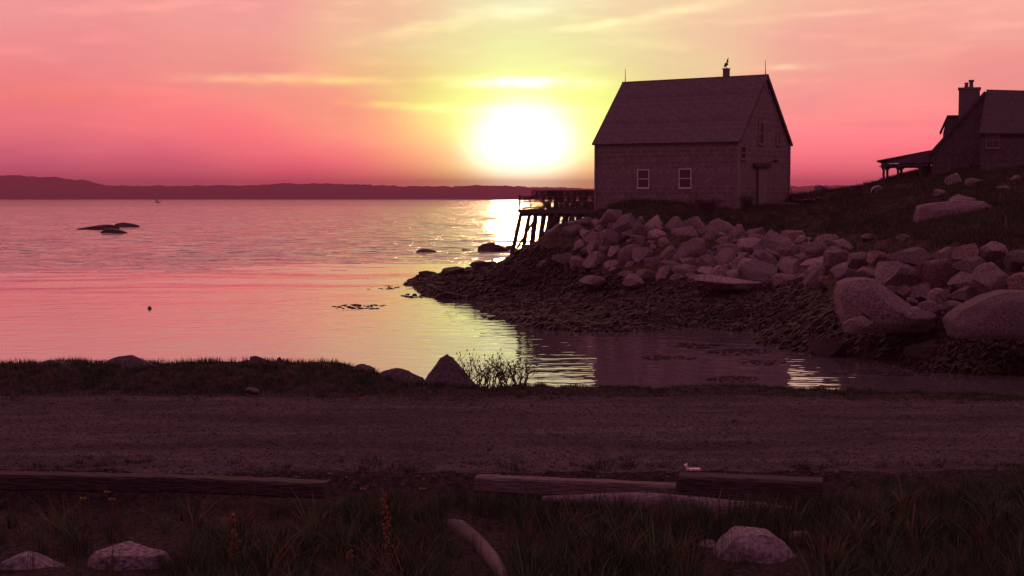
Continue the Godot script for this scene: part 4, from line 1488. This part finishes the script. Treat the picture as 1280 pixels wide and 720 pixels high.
func branchy(st: SurfaceTool, buds: SurfaceTool, p: Vector3, dir: Vector3, len: float, rad: float, depth: int, r: RandomNumberGenerator) -> void:
	var q := p + dir * len * 0.5 + Vector3(r.randfn(), r.randfn() * 0.4, r.randfn()) * len * 0.06
	var e := p + dir * len
	tube_into(st, [p, q, e], [rad, rad * 0.8, rad * 0.55], 4)
	if depth == 0:
		if r.randf() < 0.55:
			tube_into(buds, [e, e + dir * 0.015, e + dir * 0.035], [0.004, 0.011, 0.003], 5)
		return
	for k in r.randi_range(2, 3):
		var nd := (dir + Vector3(r.randfn(), r.randfn() * 0.5 + 0.1, r.randfn()) * 0.5).normalized()
		branchy(st, buds, q.lerp(e, r.randf_range(0.2, 1.0)), nd, len * r.randf_range(0.5, 0.8), rad * 0.6, depth - 1, r)

func shrub(u: float, d: float, height: float, width: float, stems: int, sd: int, label: String) -> void:
	var r := RandomNumberGenerator.new()
	r.seed = sd
	var x := (u - 640.0) / F * d
	var o := thing("bare_shrub", label, "shrub", Vector3(x, bank_h(x, d) - 0.02, -d))
	var st := start()
	var buds := start()
	for k in stems:
		var p := Vector3(r.randf_range(-0.5, 0.5) * width, 0, r.randf_range(-0.2, 0.2))
		var dir := Vector3(r.randfn() * 0.35, 1.0, r.randfn() * 0.3).normalized()
		branchy(st, buds, p, dir, height * r.randf_range(0.3, 0.55), 0.0095, 2, r)
	part("branches", flat(st), M.dry_twig, o)
	part("buds", flat(buds), M.bud, o)

func build_lane_side() -> void:
	var rk := outline_rock([[890, 760], [896, 690], [906, 674], [922, 663], [966, 667], [986, 682], [1002, 705], [1012, 760]], 601)
	var rk2 := rock_mesh(607, 4, 12, 0.06, 0.45, 0.8)
	# rocks along the berm
	var st := start()
	var pk := [Vector3(-0.5, -0.5, 0), Vector3(0.5, -0.5, 0)]
	lone_boulder("berm_rock", 514, 443, 614, 500, 22.9, peaked_rock(), M.backlit_dark_rock, "dark pointed rock standing up on the grassy berm", "rock", 0.0, 0.7)
	lone_boulder("berm_rock", 468, 460, 538, 500, 23.4, rocks[0], M.backlit_dark_rock, "low rounded rock left of the pointed rock on the berm", "rock", 0.7, 0.7)
	lone_boulder("berm_rock", 436, 455, 470, 480, 23.6, rocks[9], M.backlit_dark_rock, "small dark hump of rock two left of the pointed rock", "rock", 0.7, 0.7)
	lone_boulder("berm_rock", 310, 444, 340, 470, 24.0, rocks[2], M.backlit_dark_rock, "small pale-topped rock midway along the grassy berm", "rock", 0.2, 0.8)
	lone_boulder("berm_rock", 346, 446, 357, 464, 23.9, rocks[8], M.backlit_dark_rock, "smallest knob of rock beside the midway berm rock", "rock", 1.1, 0.8)
	lone_boulder("berm_rock", 130, 444, 204, 478, 23.9, rocks[0], M.backlit_dark_rock, "broad low rock on the berm, second from the left", "rock", 0.4, 0.6)
	lone_boulder("berm_rock", 44, 450, 112, 480, 23.8, rocks[4], M.backlit_dark_rock, "broad low rock nearest the left end of the berm", "rock", 2.4, 0.6)
	lone_boulder("berm_rock", 306, 484, 324, 494, 21.7, rocks[6], M.backlit_dark_rock, "small stone lying at the lane's far edge", "rock", 0.4, 0.8)
	shrub(617, 22.9, 0.62, 0.95, 60, 3, "bare twiggy shrub right of the pointed rock on the berm")
	shrub(528, 23.9, 0.5, 0.5, 10, 5, "thin bare shrub between the pointed rock and its low neighbour")
	shrub(486, 24.2, 0.36, 0.5, 4, 8, "sparse bare twigs above the low rounded berm rock")
	# timbers edging the lane
	var edge := [
		["edging_timber", 596, 845, 594.0, 605.0, 0.17, M.old_timber, "thin pale timber edging the lane, left of the thick beam", 0.2],
		["edging_timber", -30, 205, 590.0, 594.0, 0.17, M.dark_timber, "dark timber edging the lane at the left edge", 0.24],
		["edging_timber", 207, 410, 594.0, 602.0, 0.16, M.dark_timber, "dark timber edging the lane, second from the left", 0.24],
	]
	var i := 0
	for e in edge:
		var a := on(e[1], e[3], 3.06)
		var b := on(e[2], e[4], 3.06)
		var v := b - a
		var o := solo(e[0], timber(Vector3(v.length(), e[5], e[8]), 20 + i, 0.006), e[6], e[7], "timber", (a + b) / 2.0 - Vector3(0, e[5] / 2.0, 0))
		o.basis = Basis(Vector3.UP, -atan2(v.z, v.x))
		i += 1
	# boards under the thin timber and the beam
	var a1 := on(640, 612, 2.88)
	var b1 := on(850, 614, 2.88)
	var o1 := solo("edging_timber", timber(Vector3((b1 - a1).length(), 0.15, 0.2), 31, 0.006), M.dark_timber, "dark timber lying under the thin pale one", "timber", (a1 + b1) / 2.0 - Vector3(0, 0.09, -0.06))
	o1.basis = Basis(Vector3.UP, 0.03)
	var a2 := on(848, 590, 3.13)
	var b2 := on(1026, 597, 3.13)
	var v2 := b2 - a2
	var o2 := solo("thick_beam", timber(Vector3(v2.length(), 0.27, 0.3), 33, 0.005), M.dark_timber, "thick squared dark beam at the right end of the lane edging", "beam", (a2 + b2) / 2.0 - Vector3(0, 0.135, -0.1))
	o2.basis = Basis(Vector3.UP, -atan2(v2.z, v2.x))
	var a3 := on(846, 617, 2.86)
	var b3 := on(1018, 625, 2.86)
	var o3 := solo("edging_timber", timber(Vector3((b3 - a3).length(), 0.16, 0.26), 35, 0.006), M.dark_timber, "dark timber lying directly under the thick beam", "timber", (a3 + b3) / 2.0 - Vector3(0, 0.06, 0))
	o3.basis = Basis(Vector3.UP, -0.04)
	var sp := on(862, 586, 3.15)
	var scrap := thing("pale_scrap", "small pale bent scrap lying on the left end of the thick beam", "scrap", sp - Vector3(0, 0.015, 0))
	st = start()
	box(st, Vector3(0.05, 0.012, 0), Vector3(0.12, 0.016, 0.07), Basis(Vector3.UP, 0.1))
	part("strip", flat(st), M.pale_scrap, scrap)
	st = start()
	box(st, Vector3(-0.03, 0.035, 0), Vector3(0.03, 0.06, 0.05), Basis(Vector3.BACK, 0.4))
	part("bent_end", flat(st), M.pale_scrap, scrap)
	# driftwood log and branch
	var l0 := on(678, 627, 2.86)
	var l1 := on(990, 640, 2.84)
	var lp := []
	var lr := []
	for k in 25:
		var t := k / 24.0
		lp.append(l0.lerp(l1, t) + Vector3(0, 0.03 * sin(t * 5.0) + 0.02, 0.05 * sin(t * 3.1)))
		lr.append(lerpf(0.045, 0.1, smooth(0.0, 0.45, t)) * (1.0 - 0.35 * smooth(0.85, 1.0, t)))
	solo("driftwood_log", tube(lp, lr, 12, 0.18), M.driftwood, "long pale driftwood log lying below the edging timbers", "log", Vector3.ZERO)
	var bpts := [[563, 655, 13.9], [574, 662, 13.7], [588, 672, 13.4], [602, 684, 12.9], [614, 698, 12.2], [626, 716, 11.6], [637, 748, 10.9]]
	lp = []
	lr = []
	for k in bpts.size():
		lp.append(at(bpts[k][0], bpts[k][1], bpts[k][2]))
		lr.append([0.045, 0.08, 0.075, 0.065, 0.055, 0.05, 0.05][k])
	solo("driftwood_branch", tube(lp, lr, 10, 0.5), M.old_timber, "grey driftwood branch slanting down through the front grass", "branch", Vector3.ZERO)
	# rocks in front
	lone_boulder("field_rock", 888, 661, 1012, 760, 12.4, rk, M.near_granite, "large pale angular rock at the bottom, right of centre", "rock", 0.0, 0.8)
	lone_boulder("field_rock", 866, 676, 900, 706, 12.9, rocks[7], M.near_granite, "small dim rock touching the left of the large angular rock", "rock", 0.3, 0.9)
	lone_boulder("field_rock", 970, 662, 1018, 700, 13.2, rocks[10], M.dark_granite, "dim rock half hidden behind the large angular rock", "rock", 1.2, 0.9)
	lone_boulder("field_rock", -12, 689, 92, 750, 12.1, rk2, M.near_granite, "pale rounded rock in the bottom left corner", "rock", 0.4, 0.8)
	lone_boulder("field_rock", 108, 682, 210, 750, 12.1, rocks[12], M.near_granite, "pale rounded rock behind stalks near the bottom left corner", "rock", 1.9, 0.8)
	lone_boulder("field_rock", 276, 645, 304, 672, 13.6, rocks[2], M.dark_granite, "small dim stone behind the seed stalk at left", "rock", 0.4, 0.8)
	lone_boulder("field_rock", 805, 694, 826, 728, 12.4, slabs[3], M.near_granite, "narrow upright stone left of the large angular rock", "rock", 0.4, 0.8)
	# tall seed stalks
	for k in [[478, 612, 495, 735, 12.0, 41, "taller russet seed stalk standing in the front grass"], [291, 642, 288, 740, 11.7, 43, "shorter russet seed stalk at left in the front grass"], [440, 690, 436, 740, 11.9, 45, "short russet seed stalk low between the two taller ones"], [748, 690, 752, 740, 11.9, 47, "short russet seed stalk left of the narrow upright stone"]]:
		var r := RandomNumberGenerator.new()
		r.seed = k[5]
		var top := at(k[0], k[1], k[4])
		var bot := at(k[2], k[3], k[4])
		bot.y = minf(bot.y, bank_h(bot.x, -bot.z))
		var o := thing("seed_stalk", k[6], "plant", bot)
		var v := top - bot
		var path := []
		for q in 7:
			var t := q / 6.0
			path.append(v * t + Vector3(sin(t * 4.0 + k[5]) * 0.02, 0, 0.01 * sin(t * 7.0)))
		part("stem", tube(path, [0.011, 0.01, 0.009, 0.008, 0.007, 0.005, 0.003], 6), M.twig, o)
		var hs := start()
		for q in 90:
			var t := r.randf_range(0.3, 1.0)
			var p: Vector3 = path[int(t * 5.99)].lerp(path[mini(int(t * 5.99) + 1, 6)], fmod(t * 5.99, 1.0))
			var w := lerpf(0.055, 0.02, t)
			hs.append_from(pebble_small(), 0, Transform3D(Basis.from_scale(Vector3.ONE * r.randf_range(0.012, 0.03)), p + Vector3(r.randfn() * w * 0.5, r.randfn() * 0.01, r.randfn() * w * 0.5)))
		part("seed_heads", hs.commit(), M.seed_head, o)
	# small yellow flowers
	for k in [[104, 623, 14.0, "leftmost small yellow flower in the dark left grass"], [134, 615, 14.1, "taller small yellow flower, middle of three at left"], [140, 624, 13.9, "right small yellow flower of three at left"], [413, 592, 15.2, "small yellow flower beside the left timbers' end"], [454, 611, 14.6, "small yellow flower left of the taller seed stalk"], [528, 611, 14.7, "small yellow flower right of the taller seed stalk"]]:
		var p := at(k[0], k[1], k[2])
		var g := bank_h(p.x, -p.z)
		var o := thing("yellow_flower", k[3], "flower", Vector3(p.x, g, p.z))
		var hh := maxf(p.y - g, 0.1)
		part("stem", tube([Vector3(0.02, -0.02, 0), Vector3(0.01, hh * 0.5, 0.01), Vector3(0, hh, 0)], [0.004, 0.003, 0.003], 5), M.twig, o)
		for q in 9:
			var a := TAU * q / 9.0
			var ps := start()
			var out := Vector3(cos(a), sin(a) * 0.7 + 0.1, sin(a) * 0.7)
			var sd := Vector3(-sin(a), 0, cos(a)) * 0.008
			quad(ps, Vector3(0, hh, 0) + out * 0.004 - sd * 0.5, Vector3(0, hh, 0) + out * 0.03 - sd, Vector3(0, hh, 0) + out * 0.034 + sd, Vector3(0, hh, 0) + out * 0.004 + sd * 0.5)
			part("petal", flat(ps), M.yellow_petal, o)

func pebble_small() -> ArrayMesh:
	if pebble_mesh == null:
		pebble_mesh = rock_mesh(901, 1, 5, 0.08)
	return pebble_mesh

# a rock that rises to a blunt peak
func peaked_rock() -> ArrayMesh:
	var st := start()
	var rings := 14
	var sides := 28
	var rows := []
	for j in rings + 1:
		var t := float(j) / rings
		var row := []
		for k in sides:
			var a := TAU * k / sides
			var rad := lerpf(0.5, 0.05, pow(t, 0.92)) * (1.0 + 0.12 * noise.get_noise_3d(cos(a) * 25.0, t * 40.0, sin(a) * 25.0) + 0.1 * noise.get_noise_2d(a * 12.0, t * 9.0))
			if j == rings:
				rad = 0.001
			var lean := lerpf(0.0, -0.06, t)
			row.append(Vector3(cos(a) * rad + lean, t - 0.5 + (0.02 * noise.get_noise_2d(a * 30.0, t * 60.0)), sin(a) * rad))
		rows.append(row)
	for j in rings:
		for k in sides:
			var q := [rows[j][k], rows[j + 1][k], rows[j + 1][(k + 1) % sides], rows[j][(k + 1) % sides]]
			for v in [q[0], q[1], q[2], q[0], q[2], q[3]]:
				st.set_smooth_group(0)
				st.add_vertex(v)
	st.generate_normals()
	return st.commit()

func build_grass() -> void:
	var r := RandomNumberGenerator.new()
	r.seed = 99
	var green_a := Color(0.018, 0.042, 0.017)
	var green_b := Color(0.045, 0.085, 0.032)
	var straw := Color(0.12, 0.085, 0.05)
	var rust := Color(0.06, 0.034, 0.02)
	# front verge: long grass and dead stems
	var tall := tuft(16, 0.42, 0.1, 0.0045, 1, 0.7)
	var places := []
	var cols := []
	for k in 9000:
		var d := r.randf_range(9.6, 15.6)
		var x := r.randf_range(-0.45, 0.45) * d * 1.15
		var dens := 0.55 + 0.9 * noise.get_noise_2d(x * 12.0, d * 12.0)
		var right := smooth(2.9, 3.6, x)
		if d > 15.2 and x < 3.3:
			continue
		# the ditch under the left timbers is barer
		var bare := (1.0 - smooth(-2.6, -1.2, x)) * smooth(12.3, 13.4, d)
		if r.randf() > dens + right * 0.4 - bare * 0.62:
			continue
		var s := r.randf_range(0.45, 1.1) * lerpf(1.0, 0.75, right) * lerpf(1.0, 0.55, bare)
		if d > 14.2:
			s *= lerpf(1.0, 0.55, smooth(14.2, 15.4, d))
		var u := 640.0 + x / d * F
		if (u > 875 and u < 1020 and d < 12.9) or (u > -20 and u < 98 and d < 12.6) or (u > 100 and u < 216 and d < 12.6) or (u > 555 and u < 645 and d < 14.0 and d > 11.0):
			if r.randf() < 0.62:
				continue
			s *= 0.55
		places.append(Transform3D(Basis(Vector3.UP, r.randf() * TAU) * Basis.from_scale(Vector3(s, s, s)), Vector3(x, bank_h(x, d) - 0.02, -d)))
		var c := green_a.lerp(green_b, r.randf())
		if r.randf() < 0.16:
			c = straw.lerp(rust, r.randf())
		cols.append(c)
	many("tall_grass", tall, M.blade, places, cols, "long dark grass growing along the near side of the lane", "grass")
	var coarse := tuft(22, 0.5, 0.07, 0.007, 12, 1.0)
	places = []
	cols = []
	for k in 420:
		var d := r.randf_range(9.8, 14.9)
		var x := r.randf_range(-0.42, 0.42) * d
		var u := 640.0 + x / d * F
		if (u > 870 and u < 1020 and d < 13.0) or (u < 216 and d < 12.8) or (u > 535 and u < 660):
			continue
		var s := r.randf_range(0.5, 1.05) * (0.6 if d > 14.0 else 1.0)
		places.append(Transform3D(Basis(Vector3.UP, r.randf() * TAU) * Basis.from_scale(Vector3(s, s, s)), Vector3(x, bank_h(x, d) - 0.02, -d)))
		cols.append(green_a.lerp(green_b, r.randf()) * 1.2 if r.randf() < 0.6 else straw.lerp(rust, r.randf() * 0.6))
	many("coarse_grass", coarse, M.blade, places, cols, "coarse arching clumps among the front grass", "grass")
	# dead stems
	var stem := tuft(3, 0.75, 0.05, 0.0035, 7, 0.25)
	places = []
	cols = []
	for k in 500:
		var d := r.randf_range(9.8, 14.5)
		var x := r.randf_range(-0.42, 0.42) * d
		var s := r.randf_range(0.5, 1.0)
		places.append(Transform3D(Basis(Vector3.UP, r.randf() * TAU) * Basis.from_scale(Vector3(s, s, s)), Vector3(x, bank_h(x, d) - 0.02, -d)))
		cols.append(straw.lerp(rust, r.randf()))
	many("dead_stems", stem, M.blade, places, cols, "thin dead stems standing among the front grass", "dead stems")
	# berm grass
	var short := tuft(14, 0.16, 0.09, 0.005, 2, 0.6)
	places = []
	cols = []
	for k in 9000:
		var x := r.randf_range(-10.5, 10.5)
		var berm := 1.0 - smooth(-0.6, 0.7, x)
		var d := r.randf_range(21.7, lerpf(23.2, 25.2, berm))
		var n := noise.get_noise_2d(x * 9.0, d * 9.0)
		if r.randf() > smooth(21.7, 22.3, d) * (0.75 + n):
			continue
		var s := r.randf_range(0.45, 1.1) * lerpf(0.6, 0.9, berm)
		places.append(Transform3D(Basis(Vector3.UP, r.randf() * TAU) * Basis.from_scale(Vector3(s, s, s)), Vector3(x, bank_h(x, d) - 0.015, -d)))
		cols.append(green_a.lerp(green_b, r.randf()) if r.randf() < 0.8 else straw.lerp(rust, r.randf()))
	# ragged tufts in the lane's crown and edges
	for k in 1500:
		var x := r.randf_range(-9, 9)
		var d := 15.75 + absf(r.randfn()) * 0.28
		if k % 3 == 0:
			d = 21.9 - absf(r.randfn()) * 0.4
		elif k % 7 == 0:
			d = 18.35 + r.randfn() * 0.25
		if noise.get_noise_2d(x * 14.0, d * 20.0) < -0.05:
			continue
		var s := r.randf_range(0.3, 0.8) * (0.5 if d > 17.0 and d < 20.0 else 1.0)
		places.append(Transform3D(Basis(Vector3.UP, r.randf() * TAU) * Basis.from_scale(Vector3(s, s, s)), Vector3(x, bank_h(x, d) - 0.01, -d)))
		cols.append(green_a.lerp(straw, r.randf() * 0.6))
	many("short_grass", short, M.blade, places, cols, "short dark grass along the berm and the lane's edges", "grass")
	# gravel
	places = []
	cols = []
	for k in 40000:
		var d := r.randf_range(15.5, 22.0)
		var x := r.randf_range(-0.42, 0.42) * d
		var s := 0.009 + 0.022 * pow(r.randf(), 4.0) + (0.03 * r.randf() if k % 160 == 0 else 0.0)
		places.append(Transform3D(Basis(Vector3(r.randfn(), r.randfn(), r.randfn()).normalized(), r.randf() * TAU) * Basis.from_scale(Vector3(s * 1.3, s, s)), Vector3(x, bank_h(x, d) + s * 0.15, -d)))
		var g := r.randf_range(0.05, 0.14)
		cols.append(Color(g, g * 0.92, g * 0.88))
	many("gravel_stones", pebble_small(), M.pebble, places, cols, "loose grey gravel scattered over the lane", "gravel")
	# hill grass
	var clump := tuft(18, 0.42, 0.28, 0.014, 3, 0.6)
	places = []
	cols = []
	var tries := 0
	while places.size() < 15000 and tries < 40000:
		tries += 1
		var d := r.randf_range(52, 104)
		var x := r.randf_range(0.02, 0.40) * d
		var h := land_smooth(x, d)
		if h < 3.2 or (h < 4.0 and r.randf() < 0.6):
			continue
		var s := r.randf_range(0.5, 1.15) * lerpf(0.7, 1.1, clampf(0.5 + noise.get_noise_2d(x * 4.0, d * 4.0), 0.0, 1.0))
		places.append(Transform3D(Basis(Vector3.UP, r.randf() * TAU) * Basis.from_scale(Vector3(s, s, s)), Vector3(x, land_h(x, d) - 0.04, -d)))
		cols.append(green_a.lerp(green_b, r.randf()) if r.randf() < 0.65 else straw.lerp(rust, r.randf()) * 0.8)
	many("hill_grass", clump, M.blade, places, cols, "rough grass covering the slope behind the boulders", "grass")
	# weed on the tidal rocks
	var fr := frond_mesh(4)
	places = []
	cols = []
	tries = 0
	while places.size() < 16000 and tries < 70000:
		tries += 1
		var d := r.randf_range(47, 106)
		var x := r.randf_range(-0.09, 0.42) * d
		var h := land_smooth(x, d)
		if h < -0.05 or h > (3.0 if x < 5.0 else 1.6):
			continue
		var s := r.randf_range(0.3, 0.95)
		places.append(Transform3D(Basis(Vector3.UP, r.randf() * TAU) * Basis(Vector3.RIGHT, r.randfn() * 0.2) * Basis.from_scale(Vector3(s, s, s)), Vector3(x, land_h(x, d) - 0.03, -d)))
		cols.append(Color(0.007, 0.006, 0.004).lerp(Color(0.026, 0.017, 0.009), clampf(r.randf() * 0.6 + 0.3 + noise.get_noise_2d(x * 5.0, d * 5.0), 0.0, 1.0)))
	many("seaweed", fr, M.frond, places, cols, "dark brown seaweed draped over the tidal rocks of the point", "seaweed")
	places = []
	cols = []
	tries = 0
	while places.size() < 700 and tries < 20000:
		tries += 1
		var d := r.randf_range(47, 104)
		var x := r.randf_range(-0.08, 0.42) * d
		var h := land_smooth(x, d)
		if h < 0.05 or h > 1.9 or r.randf() > 0.25 + h * 0.4:
			continue
		var s := 0.12 + 0.5 * pow(r.randf(), 3.0)
		places.append(Transform3D(Basis(Vector3.UP, r.randf() * TAU) * Basis.from_scale(Vector3(s * 1.4, s * 0.8, s)), Vector3(x, land_h(x, d) + s * 0.12, -d)))
		var g := r.randf_range(0.015, 0.055)
		cols.append(Color(g, g * 0.86, g * 0.78))
	many("shore_stones", rocks[4], M.pebble, places, cols, "small stones strewn among the seaweed of the tidal bank", "stones")
	# low bushes at the barn's foot
	for k in [[868, 903, 246, 262, 88.5, "low dark bush under the barn's long wall near its corner"], [926, 942, 244, 262, 89.2, "small dark bush at the barn's near corner beside the door"], [985, 1004, 236, 258, 95, "dark brushy growth at the barn's far right corner"]]:
		var c := at((k[0] + k[1]) / 2.0, k[3], k[4])
		var o := thing("low_bush", k[5], "bush", c)
		var w: float = (k[1] - k[0]) / F * k[4]
		var h: float = (k[3] - k[2]) / F * k[4]
		var ls := start()
		var bs := start()
		for q in 14:
			var tip := Vector3(r.randf_range(-0.5, 0.5) * w, h * r.randf_range(0.5, 0.95), r.randf_range(-0.4, 0.4) * w * 0.6)
			tube_into(bs, [Vector3(tip.x * 0.4, -0.3, 0), tip * 0.6, tip], [0.02, 0.015, 0.006], 5)
			for z in 60:
				var p := tip * r.randf_range(0.35, 1.05) + Vector3(r.randfn(), r.randfn() * 0.7, r.randfn()) * 0.13
				var a := Vector3(r.randfn(), r.randfn(), r.randfn()).normalized() * 0.05
				var b := a.cross(Vector3(r.randfn(), r.randfn(), r.randfn())).normalized() * 0.025
				quad(ls, p - a, p + b, p + a, p - b)
		part("branches", flat(bs), M.twig, o)
		part("leaves", flat(ls), M.twig, o)
